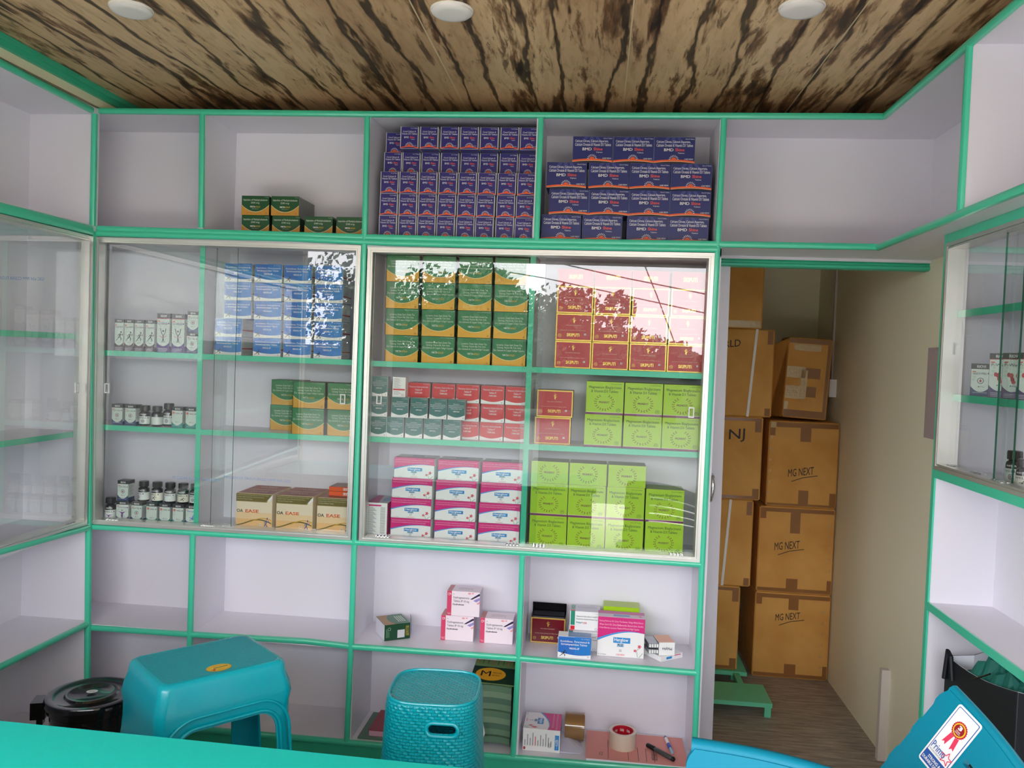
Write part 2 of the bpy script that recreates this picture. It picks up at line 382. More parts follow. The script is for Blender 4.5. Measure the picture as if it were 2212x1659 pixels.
# ceiling lamps
lamp_lab = ['round white ceiling lamp nearest the left wall, switched off', 'round white ceiling lamp in the middle of the wood-print ceiling, switched off', 'round white ceiling lamp nearest the right-hand cabinets, switched off']
for k, (px, py) in enumerate(((283, 24), (976, 28), (1732, 22))):
    p = onZ(px, py, ZC - .008)
    l = thing('ceiling_lamp', (p.x, p.y, ZC), lamp_lab[k], 'lamp', 'round ceiling lamps')
    lm = MB(); lm.lathe([(0.0, -.014), (.034, -.014), (.047, -.0125), (.0525, -.008), (.053, -.002), (.053, 0)], mat((226, 222, 220), .5), 40)
    ob('diffuser', lm, l, local=True)
    rm = MB(); rm.lathe([(.053, -.004), (.0555, -.003), (.0555, 0.0)], mat((235, 232, 228), .4), 40); ob('lamp_rim', rm, l, local=True)

# ------------------------------------------------------------------ wall shelving behind the counter
H = HC
YBK = 2.942                                            # its back board
XL = -1.960; ZT = H + .804; ZR = H + .396              # left end, top, loft shelf
XP = {'p2': -1.3878, 'p3': -.8048, 'p4': -.2236, 'p5': .3696, 'p6': .8659}
ZMID, ZLOW, ZBASE = H - .6557, H - 1.016, H - 1.352
def V(px, py, y=YB - .002): return onY(px, py, y)
def beads(parent, name, pts, wd=.021, dp=.009, m=GREEN, nrm=(0, -1, 0)):
    b = MB()
    for p, q in zip(pts, pts[1:]): b.bar(p, q, wd, dp, m, nrm)
    return ob(name, b, parent)
U = thing('shelving_unit', (-.7, 2.82, 0), 'white wall shelving with green edges behind the counter, open loft shelf above two glazed bays', 'shelving unit', 'built-in shelving units')
ob('back_panel', B(PAINT, ((XL, YBK, 0), (.384, YBK + .012, ZT)), ((.384, YBK, ZR - .018), (XW - .0, YBK + .012, ZT))), U)
ob('end_panel', B(PAINT, ((XL - .012, YB, 0), (XL + .004, YBK, ZT))), U)
ob('end_panel', B(PAINT, ((.3696 - .003, YB, 0), (.3696 + .014, YBK, ZR - .018))), U)
ob('top_board', B(PAINT, ((XL, YB, ZT - .004), (XW, YBK + .012, ZT + .006))), U)
ob('loft_board', B(PAINT, ((XL, YB, ZR - .018), (.3836, YBK, ZR)), ((.3836, YB, ZR - .008), (XW, YBK, ZR + .002))), U)
ob('loft_board', B(PAINT, ((XL, YB, ZR - .045), (.3836, YBK, ZR - .018))), U)
for z, nm in ((ZMID, 'shelf'), (ZLOW, 'shelf'), (ZBASE, 'base_board')):
    ob(nm, B(PAINT, ((XL, YB, z - .009), (.3696, YBK, z + .009))), U)
ob('plinth', B(GREEN2, ((XL, YB + .004, 0), (.376, YB + .02, ZBASE - .009))), U)
for k in ('p2', 'p3', 'p4', 'p5'):
    ob('divider', B(PAINT, ((XP[k] - .009, YB, ZR), (XP[k] + .009, YBK, ZT))), U)
for k in ('p2', 'p3', 'p4'):
    for z0, z1 in ((ZBASE, ZLOW), (ZLOW, ZMID)):
        ob('divider', B(PAINT, ((XP[k] - .009, YB, z0 + .009), (XP[k] + .009, YBK, z1 - .009))), U)
ob('divider', B(PAINT, ((XP['p3'] - .009, YB, ZMID + .009), (XP['p3'] + .009, YBK, ZR - .045))), U)
YI = 2.748                                             # boards behind the glass are set back
XI2 = onY(431, 850, YI).x; XI4 = onY(1141, 850, YI).x
for x in (XI2, XI4):
    ob('divider', B(PAINT, ((x - .009, YI, ZMID + .009), (x + .009, YBK, ZR - .045))), U)
    ob('divider_edge', B(GREEN, ((x - .0092, YI - .003, ZMID + .009), (x + .0092, YI, ZR - .045))), U)
def avgz(y, *pts): return sum(onY(a, b, y).z for a, b in pts) / len(pts)
ZS = {'1': avgz(YI, (213, 761.6), (436, 770), (766, 783.5)), '2': avgz(YI, (213, 924), (437, 932), (761, 949)),
      '3': avgz(YI, (799, 786), (1138, 797), (1155, 800), (1517, 811.6)), '4': avgz(YI, (794, 948), (1134, 965), (1148, 966), (1511, 982))}
for k, z in ZS.items():
    x0, x1 = ((XL, XP['p3'] - .009) if k in '12' else (XP['p3'] + .009, .3666))
    ob('shelf', B(PAINT, ((x0, YI, z - .009), (x1, YBK, z + .009))), U)
    ob('shelf_edge', B(GREEN, ((x0, YI - .0028, z - .0095), (x1, YI, z + .0095))), U)
# rounded green edge beading along every front edge
beads(U, 'edge_bead', [V(204, 239.5), V(790, 246.5), V(1240, 249.3), V(1909, 251.5)], .02)
beads(U, 'edge_bead', [V(204, 493.5), V(780, 512), V(1140, 521), V(1550, 527.5), V(1893, 533.4)], .021)
beads(U, 'edge_bead', [V(204, 504.5), V(630, 515.5), V(842, 525), V(1140, 532), V(1549, 539)], .022, .012)
beads(U, 'edge_bead', [V(193, 1137.5), V(412, 1150.5), V(763, 1171.5), V(1130, 1194), V(1516, 1220)], .0195)
beads(U, 'edge_bead', [V(194, 1355.5), V(404, 1370), V(660, 1385), V(762, 1397), V(1117, 1421.5), V(1507, 1454)], .0195)
beads(U, 'edge_bead', [V(188, 1552), V(400, 1572), V(740, 1603), V(1054, 1632), V(1268, 1650), V(1499, 1668)], .02)
for pts in ([(204.8, 240), (198, 600), (192.7, 983), (189.5, 1349), (188, 1556)], [(437.3, 247), (434.5, 492)], [(793.5, 252), (787.5, 520)], [(787.2, 526), (765.5, 1172)],
            [(765.4, 1176), (758, 1405), (749, 1601)], [(1169, 254), (1159, 519)], [(1128.5, 1198), (1120, 1417), (1108.5, 1633)], [(1564.2, 257), (1550.7, 527), (1549.5, 541), (1515.5, 1238), (1507.5, 1438), (1498, 1664)],
            [(416.7, 1153), (411, 1355), (405.5, 1568)]):
    wd = .0205 if pts[0][0] < 210 else .0195
    beads(U, 'edge_bead', [V(*p, 2.686 if pts[0][0] < 210 else YB - .002) for p in pts], wd, .0095)
# glazed bays: aluminium frame, two panes each, finger pulls and roller clips
def frame(parent, quad, nm, fn, wd=.017, depth=.042, nrm=Vector((0, -1, 0))):
    q = [Vector(fn(*p)) for p in quad]; b = MB(); n = len(q)
    for i in range(4):
        p0, p1 = q[i], q[(i + 1) % 4]; c = sum(q, Vector()) / 4
        d = (p1 - p0).normalized(); inn = d.cross(nrm); inn = inn if inn.dot(c - p0) > 0 else -inn
        # channel profile: outer lip, groove, inner lip
        for off, w_, y0, y1 in ((0, wd * .62, .006, -.004), (wd * .62, wd * .12, .002, -depth * .7), (wd * .74, wd * .26, .0045, -depth)):
            a0 = p0 + inn * off; a1 = p1 + inn * off; k0 = min(off, 1); 
            a0 = a0 + d * off; a1 = a1 - d * off; b0 = a0 + inn * w_ + d * w_; b1 = a1 + inn * w_ - d * w_
            vs = [a0 + nrm * y0, a1 + nrm * y0, b1 + nrm * y0, b0 + nrm * y0, a0 + nrm * y1, a1 + nrm * y1, b1 + nrm * y1, b0 + nrm * y1]
            b.add(vs, [(0, 1, 2, 3), (4, 7, 6, 5), (0, 4, 5, 1), (1, 5, 6, 2), (2, 6, 7, 3), (3, 7, 4, 0)], ALU)
    return ob(nm, b, parent, label='bright aluminium sliding-door frame')
def pull(parent, p, nrm, up, sc_=1.0):
    """frosted finger pull: a slim open rectangle stuck on the pane"""
    n = Vector(nrm); u = Vector(up); s = u.cross(n); p = Vector(p); b = MB()
    w_, h_, t_, d_ = .0092 * sc_, .0172 * sc_, .0035, .005
    def bx(a0, a1, c0, c1):
        vs = [p + s * a + u * c + n * e for e in (0, d_) for a, c in ((a0, c0), (a1, c0), (a1, c1), (a0, c1))]
        b.add(vs, [(3, 2, 1, 0), (4, 5, 6, 7), (0, 1, 5, 4), (1, 2, 6, 5), (2, 3, 7, 6), (3, 0, 4, 7)], CLEARPL)
    bx(-w_, w_, -h_, -h_ + t_); bx(-w_, w_, h_ - t_, h_); bx(-w_, -w_ + t_, -h_ + t_, h_ - t_); bx(w_ - t_, w_, -h_ + t_, h_ - t_)
    return ob('finger_pull', b, parent, label='clear plastic finger pull')
def clip(parent, p, nrm, al, ln=.046):
    """pressed-metal roller shoe with a scalloped upper edge"""
    n = Vector(nrm); al = Vector(al); p = Vector(p); b = MB(); N = 20; vs = []
    for e in (.0005, .0065):
        for i in range(N + 1):
            u = i / N; h = .0125 + .0035 * abs(sin(u * pi * 4)) ** .6
            vs += [p + al * (u - .5) * ln + n * (e + .002 * cos(u * pi * 8) * (e > .002)), p + al * (u - .5) * ln + n * (e + .0015 * cos(u * pi * 8) * (e > .002)) + Vector((0, 0, h))]
    k = 2 * (N + 1); fs = []
    for i in range(N): a = 2 * i; fs += [(a, a + 2, a + 3, a + 1), (k + a, k + a + 1, k + a + 3, k + a + 2), (a + 1, a + 3, k + a + 3, k + a + 1)]
    fs += [(0, 1, k + 1, k), (2 * N, k + 2 * N, k + 2 * N + 1, 2 * N + 1)]
    b.add(vs, fs, CHROME)
    return ob('roller_clip', b, parent, label='pressed metal roller clip')
def pane(parent, x0, x1, y, z0, z1, axis='y', writing=None):
    b = MB(); t = .0045
    ev = {'left': GLASSEDGE, 'right': GLASSEDGE} if axis == 'y' else {'front': GLASSEDGE, 'back': GLASSEDGE}
    if axis == 'y': b.box((x0, y, z0), (x1, y + t, z1), GLASS, ev)
    else: b.box((y - t / 2, x0, z0), (y + t / 2, x1, z1), GLASS, ev)
    return ob('glass_pane', b, parent, label='clear sliding glass pane')
fr1 = [(206, 512.5), (781, 531), (758.5, 1166.5), (196.5, 1131)]
fr2 = [(795.5, 534), (1543.5, 547), (1511, 1214.5), (776, 1168.5)]
frame(U, fr1, 'door_frame', V); frame(U, fr2, 'door_frame', V)
zg0, zg1 = ZMID + .012, ZR - .052
STAMP = mat((128, 164, 212), .6)
def fx(px, y, py=850): return onY(px, py, y).x
p1 = pane(U, fx(212, 2.712), fx(506, 2.712), 2.712, zg0, zg1); p2 = pane(U, fx(461, 2.726), fx(763, 2.726), 2.726, zg0, zg1)
p3 = pane(U, fx(800, 2.712), fx(1168, 2.712), 2.712, zg0, zg1); p4 = pane(U, fx(1127, 2.726), fx(1523, 2.726), 2.726, zg0, zg1)
for pn, q, y in ((p1, (232, 838.5), 2.7118), (p2, (741, 862), 2.7258), (p3, (819.5, 862), 2.7118), (p4, (1493, 891), 2.7258)):
    pull(pn, onY(q[0], q[1], y), (0, -1, 0), (0, 0, 1))
for pn, q, y in ((p1, (245, 1130), 2.7118), (p1, (450, 1142), 2.7118), (p2, (494, 1145), 2.7258), (p2, (708, 1163), 2.7258), (p3, (827, 1165), 2.7118), (p3, (1106, 1183), 2.7118), (p4, (1163, 1184), 2.7258), (p4, (1459, 1204), 2.7258)):
    clip(pn, onY(q[0], q[1], y - .004), (0, -1, 0), (1, 0, 0))
def stamp(pn, px, py, px2, py2, y, txt, mirror=False):
    a = Art(); a.text(txt, 0, 0, 1, 1, STAMP, 1)
    A = onY(px, py, y); Bq = onY(px2, py2, y); hgt = .009
    b = MB(); b.art(a, lambda u, v, e: (A.x + (Bq.x - A.x) * ((1 - u) if mirror else u), y - .0004, A.z + (Bq.z - A.z) * ((1 - u) if mirror else u) + (v - .5) * hgt))
    ob('glass_stamp', b, pn, label='faint blue maker stamp on the glass')
stamp(p1, 373, 1031, 478, 1038, 2.712, 'M CLEAR FLOAT GLASS-5MM')
stamp(p2, 484, 1030, 628, 1040, 2.726, 'GSC 654 PPM CLEAR FLOAT GLASS-5MM', True)

# ------------------------------------------------------------------ left-hand cabinet
XC = -1.765; LY0, LY1 = .75, 2.695
def W_(px, py, x=XC + .002): return onX(px, py, x)
CL = thing('shelving_unit', (-1.9, 1.7, 0), 'white shelving built into the left wall, empty, with green edges and a glazed middle', 'shelving unit', 'built-in shelving units')
xb = -2.02
zl = {'top': H + .80, 'r1': H + .394, 'mid': H - .652, 'low': H - 1.0, 'base': H - 1.35}
ob('back_panel', B(PAINT, ((xb - .012, LY0, 0), (xb, LY1 - .006, H + .812))), CL)
ob('end_panel', B(PAINT, ((xb, LY1 - .006, 0), (XC - .001, LY1 + .0035, H + .812))), CL)
ob('end_panel', B(PAINT, ((xb, LY0, 0), (XC, LY0 + .015, H + .812))), CL)
for k, nm in (('top', 'top_board'), ('r1', 'loft_board'), ('mid', 'shelf'), ('low', 'shelf'), ('base', 'base_board')):
    ob(nm, B(PAINT, ((xb, LY0 + .015, zl[k] - .009), (XC, LY1 - .006, zl[k] + .009))), CL)
ob('plinth', B(GREEN2, ((XC - .03, LY0, 0), (XC - .015, LY1, zl['base'] - .009))), CL)
xs = XC - .045
for q in ((.015, 721, 725.7), (-.318, 958, 937)):
    z = (onX(0, q[1], xs).z + onX(176, q[2], xs).z) / 2
    ob('shelf', B(PAINT, ((xb, LY0 + .015, z - .009), (xs, LY1 - .006, z + .009))), CL)
    ob('shelf_edge', B(GREEN, ((xs, LY0 + .015, z - .0095), (xs + .003, LY1 - .006, z + .0095))), CL)
nx = (1, 0, 0)
def ext(p, q, y):   # carry a front-edge line on to depth y
    t_ = (y - p.y) / (q.y - p.y); return p.lerp(q, t_)
for (a, b_, wd) in (((0, 135), (198, 238), .021), ((0, 449), (197, 498), .034), ((0, 1191.5), (192, 1139.5), .02), ((0, 1441), (188, 1348), .0195)):
    P, Q = W_(*a), W_(*b_); beads(CL, 'edge_bead', [ext(P, Q, LY0), Q], wd, .009, GREEN, nx)
P, Q = W_(0, 464), W_(192, 511)
def WF(y, z): return Vector((XC + .001, y, z))
zf0, zf1 = zl['mid'] + .012, zl['r1'] - .03
frame(CL, [(LY0 + .02, zf1), (2.664, zf1), (2.664, zf0), (LY0 + .02, zf0)], 'door_frame', WF, nrm=Vector(nx))
q1 = pane(CL, 1.72, 2.655, XC - .012, zf0 + .006, zf1 - .006, 'x'); q2 = pane(CL, .78, 1.78, XC - .026, zf0 + .006, zf1 - .006, 'x')
pull(q1, onX(164.5, 838, XC - .0095), nx, (0, 0, 1)); c_ = onX(150, 1139, XC - .006); clip(q1, c_, nx, (0, 1, 0))
a_ = Art(); a_.text('GSC 654 PPM CLEAR FLOAT GLASS-5MM', 0, 0, 1, 1, STAMP, 1)
b_ = MB(); A_ = onX(-60, 598, XC - .0095); B_ = onX(95, 603, XC - .0095)
b_.art(a_, lambda u, v, e: (XC - .0092, B_.y + (A_.y - B_.y) * u, B_.z + (A_.z - B_.z) * u + (v - .5) * .01)); ob('glass_stamp', b_, q1, label='faint blue maker stamp on the glass')

# ------------------------------------------------------------------ right-hand cabinet and its overhanging loft
XR = .955; XLF = .8655; RY1 = 2.40; RY0 = .35
CR = thing('shelving_unit', (1.04, 1.4, 0), 'white shelving along the right wall with overhanging open loft and narrow glazed cabinet', 'shelving unit', 'built-in shelving units')
xb = XW
zr = {'gt': H + .402, 'g0': H - .278, 'low': H - .655}
ob('back_panel', B(PAINT, ((xb, RY0, 0), (xb + .012, RY1, ZR - .008)), ((xb - .012, RY0, ZR), (xb, YBK, ZT))), CR)
ob('end_panel', B(PAINT, ((XR, RY1 - .016, 0), (xb, RY1, ZR - .008))), CR)
ob('end_panel', B(PAINT, ((XR, RY0, 0), (xb, RY0 + .015, ZR - .008))), CR)
ob('loft_board', B(PAINT, ((XLF, RY0, ZR - .008), (xb, YB - .0005, ZR + .002))), CR)
ob('top_board', B(PAINT, ((XLF, RY0, ZT - .004), (xb, YB - .0005, ZT + .012))), CR)
ob('divider', B(PAINT, ((XLF, 2.096, ZR), (xb - .012, 2.114, ZT - .004))), CR)
for z in (zr['g0'], zr['low']): ob('shelf', B(PAINT, ((XR, RY0 + .015, z - .009), (xb, RY1 - .016, z + .009))), CR)
ob('base_board', B(PAINT, ((XR, RY0 + .015, .02), (xb, RY1 - .016, .04))), CR)
xs = XR + .032
ZRS = []
for (a, b_) in (((2056, 680), (2212, 662)), ((2047, 858.5), (2212, 873))):
    z = (onX(*a, xs).z + onX(*b_, xs).z) / 2; ZRS.append(z)
    ob('shelf', B(PAINT, ((xs, RY0 + .015, z - .009), (xb, RY1 - .016, z + .009))), CR)
    ob('shelf_edge', B(GREEN, ((xs - .003, RY0 + .015, z - .0095), (xs, RY1 - .016, z + .0095))), CR)
nl = (-1, 0, 0)
def RV(px, py, x=XLF + .002): return onX(px, py, x)
P, Q = RV(1912, 251), RV(2192, 1.7); beads(CR, 'edge_bead', [Vector((XLF + .002, YB - .003, ZT + .001)), Vector((XLF + .002, RY0, ZT + .001))], .021, .009, GREEN, nl)
beads(CR, 'edge_bead', [Vector((XLF + .002, YB - .003, ZR - .004)), Vector((XLF + .002, RY0, ZR - .004))], .021, .009, GREEN, nl)
beads(CR, 'edge_bead', [Vector((XLF + .002, 2.105, ZR)), Vector((XLF + .002, 2.105, ZT))], .021, .009, GREEN, nl)
for z0, z1 in ((ZR - .033, ZR - .0085), (zr['g0'] - .014, zr['g0'] + .009), (zr['low'] - .011, zr['low'] + .011)):
    ob('edge_band', B(GREEN, ((XR - .004, RY0, z0), (XR + .001, RY1 - .0185, z1))), CR)
ob('edge_band', B(GREEN, ((XR - .004, RY1 - .018, 0), (XR + .001, RY1 + .0005, ZR - .008))), CR)
def RF(y, z): return Vector((XR - .001, y, z))
rz0, rz1 = zr['g0'] + .010, ZR - .034
frame(CR, [(RY0 + .02, rz1), (2.385, rz1), (2.385, rz0), (RY0 + .02, rz0)], 'door_frame', RF, nrm=Vector(nl))
yA = onX(2160, 800, XR + .010).y; yB_ = onX(2140, 800, XR + .024).y
r1 = pane(CR, .9, yA, XR + .010, rz0 + .006, rz1 - .006, 'x'); r2 = pane(CR, yA - .06, 2.375, XR + .024, rz0 + .006, rz1 - .006, 'x')
pull(r2, onX(2056.5, 753, XR + .0217), nl, (0, 0, 1))
for pn, q, x_ in ((r2, (2056, 1018), XR + .019), (r2, (2110, 1033), XR + .019), (r1, (2157, 1050), XR + .005)):
    clip(pn, onX(*q, x_), nl, (0, 1, 0), .05)

# ------------------------------------------------------------------ outside the shop front (only seen in the glass)
def _grd(m, n, L, b):
    tc = n.new('ShaderNodeTexCoord'); z = n.new('ShaderNodeTexNoise'); z.inputs['Scale'].default_value = 1.5; z.inputs['Detail'].default_value = 6
    L.new(tc.outputs['Object'], z.inputs['Vector']); r = ramp(n, [(.3, (160, 152, 142)), (.7, (182, 174, 164))]); L.new(z.outputs[0], r.inputs[0])
    L.new(r.outputs[0], b.inputs['Base Color']); b.inputs['Roughness'].default_value = .9
struct('ground', B(mat((84, 82, 78), .9, bump=(3, .2)), ((-60, -70, -.3), (60, -3.0, -.09)), ((-60, -3.0, -.3), (-6, 12, -.09))))
struct('porch_floor', B(nmat('dusty_concrete', _grd), ((-6, -3.0, -.3), (8, -1.0, -.03)), ((-6, -1.0, -.3), (-2.2, 6, -.03))))
tag(ob('sky_block_wall', B(mat((92, 84, 74), .9, bump=(4, .3)), ((-22, -19.6, -.09), (9, -19.3, 1.62)))), 'added low grey wall blocking the sky gaps behind the trees across the road', 'wall')  # added wall: keeps bright sky between the trunks out of the glass reflections
LEAF = mat((44, 62, 34), .7); BARK = mat((70, 56, 44), .9)
def tree(x, y, h, r, label, seed, n=5200):
    rnd = random.Random(seed); t_ = thing('tree', (x, y, -.06), label, 'tree', 'trees across the road')
    b = MB(); b.tube([(x, y, -.06), (x + .1, y, h * .3), (x, y + .1, h * .62)], [.22, .17, .1], BARK); ob('trunk', b, t_)
    f = MB(); cl = [(rnd.gauss(0, r * .42), rnd.gauss(0, r * .4), h * .62 + rnd.gauss(0, h * .13), r * rnd.uniform(.3, .55)) for _ in range(13)]
    for i in range(n):
        cx, cy, cz, rr = rnd.choice(cl); d_ = Vector((rnd.gauss(0, 1), rnd.gauss(0, 1), rnd.gauss(0, 1))).normalized() * rr * rnd.uniform(.55, 1.05)
        p = Vector((x + cx, y + cy, cz)) + d_; s_ = rnd.uniform(.045, .115)
        a = Vector((rnd.gauss(0, 1), rnd.gauss(0, 1), rnd.gauss(0, 1))).normalized(); c = a.orthogonal().normalized()
        k = a.cross(c); f.add([p + c * s_, p + k * s_ * .6, p - c * s_, p - k * s_ * .6], [(0, 1, 2, 3)], LEAF)
    ob('foliage', f, t_)
def mirror_at(px, Y): v = onY(px, 700, 2 * 2.71 + Y); return v.x
for i, (px, Y, h, r, lb) in enumerate(((585, 16, 3.3, 1.6, 'leafy tree across the road, furthest left beyond the porch'), (790, 15, 3.75, 1.7, 'leafy tree across the road beside the porch pillar'),
                                    (905, 17, 3.55, 1.9, 'broad leafy tree across the road, left of the tallest'), (1010, 15, 4.05, 1.7, 'tallest leafy tree across the road'),
                                    (1110, 15, 3.95, 1.5, 'leafy tree across the road, right of the tallest'), (1195, 16, 3.6, 1.5, 'lower leafy tree across the road where the hedge line starts to drop'),
                                    (1275, 17, 2.95, 1.5, 'round leafy tree across the road halfway down the falling tree line'), (1365, 16, 2.35, 1.2, 'small round tree across the road near the low end of the tree line'),
                                    (1450, 16, 1.9, .9, 'smallest round bush-like tree across the road'))):
    tree(mirror_at(px, Y), -Y, h, r, lb, 30 + i)

def mirrored(px, py, Y): v = onY(px, py, 2 * 2.71 + Y); return Vector((v.x, -Y, v.z))
for pts, lb in ((((1100, 545), (1180, 562), (1350, 600), (1560, 642)), 'upper black power cable strung across the road outside'), (((1100, 588), (1180, 601), (1350, 638), (1560, 684)), 'lower black power cable strung across the road outside'),
                (((1375, 530), (1390, 566), (1420, 640), (1462, 752)), 'steep black power cable crossing the other two outside')):
    cb_ = MB(); cb_.tube([mirrored(*p, 8.0) for p in pts], .011, BLACK, 6); tag(ob('power_cable', cb_), lb, 'cable', 'power cables over the road')

# ------------------------------------------------------------------ printed cartons
c_ = mat
NAVY = mat((38, 32, 112), .35); NAVY2 = mat((28, 38, 104), .35); WHT = mat((240, 240, 240), .4); LGREY = mat((206, 206, 210), .5); ORG = mat((232, 92, 44), .35)
TXT = mat((228, 228, 236), .5); CORAL = mat((226, 84, 66), .4); BLK = mat((18, 18, 24), .5); DGREY = mat((70, 70, 76), .5); MIDG = mat((140, 140, 146), .5)
def carton(name, W, D, Hh, cols, front=None, top=None, right=None, left=None, ch=.0009):
    """a folded carton: chamfered card box with the print laid on its faces; origin at the middle of its base"""
    b = MB(); x, y = W / 2, D / 2
    cf = cols.get('front'); base = cols.get('all', cf)
    g = lambda k: cols.get(k, base)
    xs = (-x, -x + ch, x - ch, x); ys = (-y, -y + ch, y - ch, y); zs = (0, ch, Hh - ch, Hh)
    F_ = {'front': [(xs[1], -y, zs[1]), (xs[2], -y, zs[1]), (xs[2], -y, zs[2]), (xs[1], -y, zs[2])], 'back': [(xs[2], y, zs[1]), (xs[1], y, zs[1]), (xs[1], y, zs[2]), (xs[2], y, zs[2])],
          'right': [(x, ys[1], zs[1]), (x, ys[2], zs[1]), (x, ys[2], zs[2]), (x, ys[1], zs[2])], 'left': [(-x, ys[2], zs[1]), (-x, ys[1], zs[1]), (-x, ys[1], zs[2]), (-x, ys[2], zs[2])],
          'top': [(xs[1], ys[1], Hh), (xs[2], ys[1], Hh), (xs[2], ys[2], Hh), (xs[1], ys[2], Hh)], 'bottom': [(xs[1], ys[2], 0), (xs[2], ys[2], 0), (xs[2], ys[1], 0), (xs[1], ys[1], 0)]}
    for k, q in F_.items(): b.add(q, [(0, 1, 2, 3)], g(k))
    ed = cols.get('edge', g('front')); V_ = F_
    def e(q): b.add(q, [(0, 1, 2, 3)], ed)
    e([V_['front'][1], V_['right'][0], V_['right'][3], V_['front'][2]]); e([V_['left'][1], V_['front'][0], V_['front'][3], V_['left'][2]])
    e([V_['front'][3], V_['front'][2], V_['top'][1], V_['top'][0]]); e([V_['right'][3], V_['right'][2], V_['top'][2], V_['top'][1]])
    e([V_['left'][2], V_['top'][0], V_['top'][3], V_['left'][3]]); e([V_['bottom'][3], V_['bottom'][2], V_['front'][1], V_['front'][0]])
    e([V_['right'][1], V_['back'][0], V_['back'][3], V_['right'][2]]); e([V_['back'][1], V_['left'][0], V_['left'][3], V_['back'][2]])
    for a, fn in ((front, lambda u, v, o: (-x + u * W, -y - o, v * Hh)), (top, lambda u, v, o: (-x + u * W, -y + v * D, Hh + o)),
                  (right, lambda u, v, o: (x + o, -y + u * D, v * Hh)), (left, lambda u, v, o: (-x - o, y - u * D, v * Hh))):
        if a: b.art(a, fn)
    return b.mesh(name)
def cl(name, me, px, py, Y, z, W, D, label, cat, group=None, rz=0, xmin=None):
    """stand a carton with its left front edge on the ray of (px,py) at depth Y"""
    x = onY(px, py, Y).x + W / 2
    if xmin is not None and x - W / 2 < xmin: x = xmin + W / 2
    ob(name, me, None, label, cat, group, None, (x, Y + D / 2, z), rz)
    return x + W / 2 + .0006
def sunburst(a, u, v, r, asp):   # asp = W/H
    a.ell(u, v, r, r * asp, ORG, 3, 12, 0, pi)
    for k in range(9):
        t_ = pi * (k + .5) / 9; a.line([(u + r * 1.25 * cos(t_), v + r * 1.25 * asp * sin(t_)), (u + r * 1.9 * cos(t_), v + r * 1.9 * asp * sin(t_))], r * .18, TXT, 3, 1 / asp)
def arcband(a, y0, h, th, m, L=2): a.band(lambda u: y0 + h * 4 * u * (1 - u) + th, lambda u: y0 + h * 4 * u * (1 - u), m, L)
# -- navy tall calcium cartons (third loft bay)
Wt, Ht, Dt = .0618, .0738, .098
a = Art(); a.rect(0, 0, .035, 1, LGREY, 1); a.rect(.965, 0, 1, 1, LGREY, 1)
a.text('10 x 15 Tablets', .58, .90, .93, .945, TXT); a.text('Coral Calcium &', .14, .74, .86, .815, TXT, bold=.01); a.text('Vitamin D3 Tablets', .08, .635, .92, .71, TXT, bold=.01)
a.text('BMD', .21, .47, .47, .55, TXT, bold=.03); a.text('Shine', .53, .47, .79, .56, CORAL, bold=.02); a.text('Tablets', .6, .4, .79, .44, TXT)
sunburst(a, .5, .1, .12, Wt / Ht); arcband(a, .01, .065, .045, ORG); a.text('CURE MEDIX', .7, .125, .9, .15, TXT)
ME = carton('tablet_carton', Wt, Dt, Ht, {'front': NAVY, 'all': NAVY, 'edge': LGREY, 'right': LGREY, 'left': LGREY}, a)
z0 = ZR + .0005
rows = [(5, 2.742, 485, (818.5, 860.5, 901.6, 943.2, 985.5, 1026.8, 1070.5, 1112)), (4, 2.742, 440, (820.5, 862, 903.7, 945.7, 988, 1029.5, 1072.8, 1115)),
        (3, 2.738, 392, (822.2, 863.2, 905.4, 948, 990.5, 1032.7, 1075.3, 1118)), (2, 2.775, 348, (829.9, 869.8, 911, 953, 995.2, 1036.6, 1079.5, 1121)),
        (1, 2.724, 305, (864.8, 907.3, 951.6, 994.2, 1037, 1081, 1123.5))]
for r, Y, py, xs_ in rows:
    xm = None
    for i, px in enumerate(xs_):
        xm = cl('tablet_carton', ME, px, py, Y, z0 + (5 - r) * (Ht + .0006), Wt, Dt, 'narrow navy tablet carton, %s from left in %s row down, third loft bay' % (ORD[i if r > 1 else i], ORD[r - 1]) if r > 1 else
                'narrow navy tablet carton %s from left in top row front, third loft bay' % ORD[i], 'carton', 'narrow navy tablet cartons', 0, xm)
cl('tablet_carton', ME, 837.2, 320, 2.80, z0 + 4 * (Ht + .0006), Wt - .012, Dt, 'narrow navy tablet carton set back alone at the left end of the top row', 'carton', 'narrow navy tablet cartons', 0, None)
# -- navy wide calcium cartons (fourth loft bay)
Wn, Hn, Dn = .1325, .0862, .10
a = Art()
for k in (-.16, -.04, .08): a.poly([(.5 + k - .03, .99), (.5 + k + .05, .99), (.5 + k * 2.2 + .1, .7), (.5 + k * 2.2 - .02, .7)], mat((58, 66, 132), .35), 1)
a.text('10x1x15 Tablets', .76, .905, .975, .945, TXT); a.text('Calcium Citrate, Calcium Aspartate,', .055, .75, .885, .865, TXT, bold=.008); a.text('Calcium Orotate & Vitamin D3 Tablets', .055, .63, .95, .74, TXT, bold=.008)
a.text('BMD', .245, .46, .475, .565, WHT, bold=.03); a.text('Shine', .52, .46, .745, .575, CORAL, bold=.02); a.text('Tablets', .585, .37, .745, .415, TXT)
sunburst(a, .49, .13, .065, Wn / Hn); a.band(lambda u: .02 + .045 * 4 * u * (1 - u), lambda u: .0, BLK, 1); arcband(a, .015, .055, .03, mat((238, 190, 150), .4), 2); arcband(a, .03, .06, .06, ORG, 3); a.text('CURE MEDIX', .75, .14, .965, .19, WHT, 4, .01)
ME = carton('tablet_carton', Wn, Dn, Hn, {'front': NAVY2, 'edge': mat((120, 124, 160), .4)}, a)
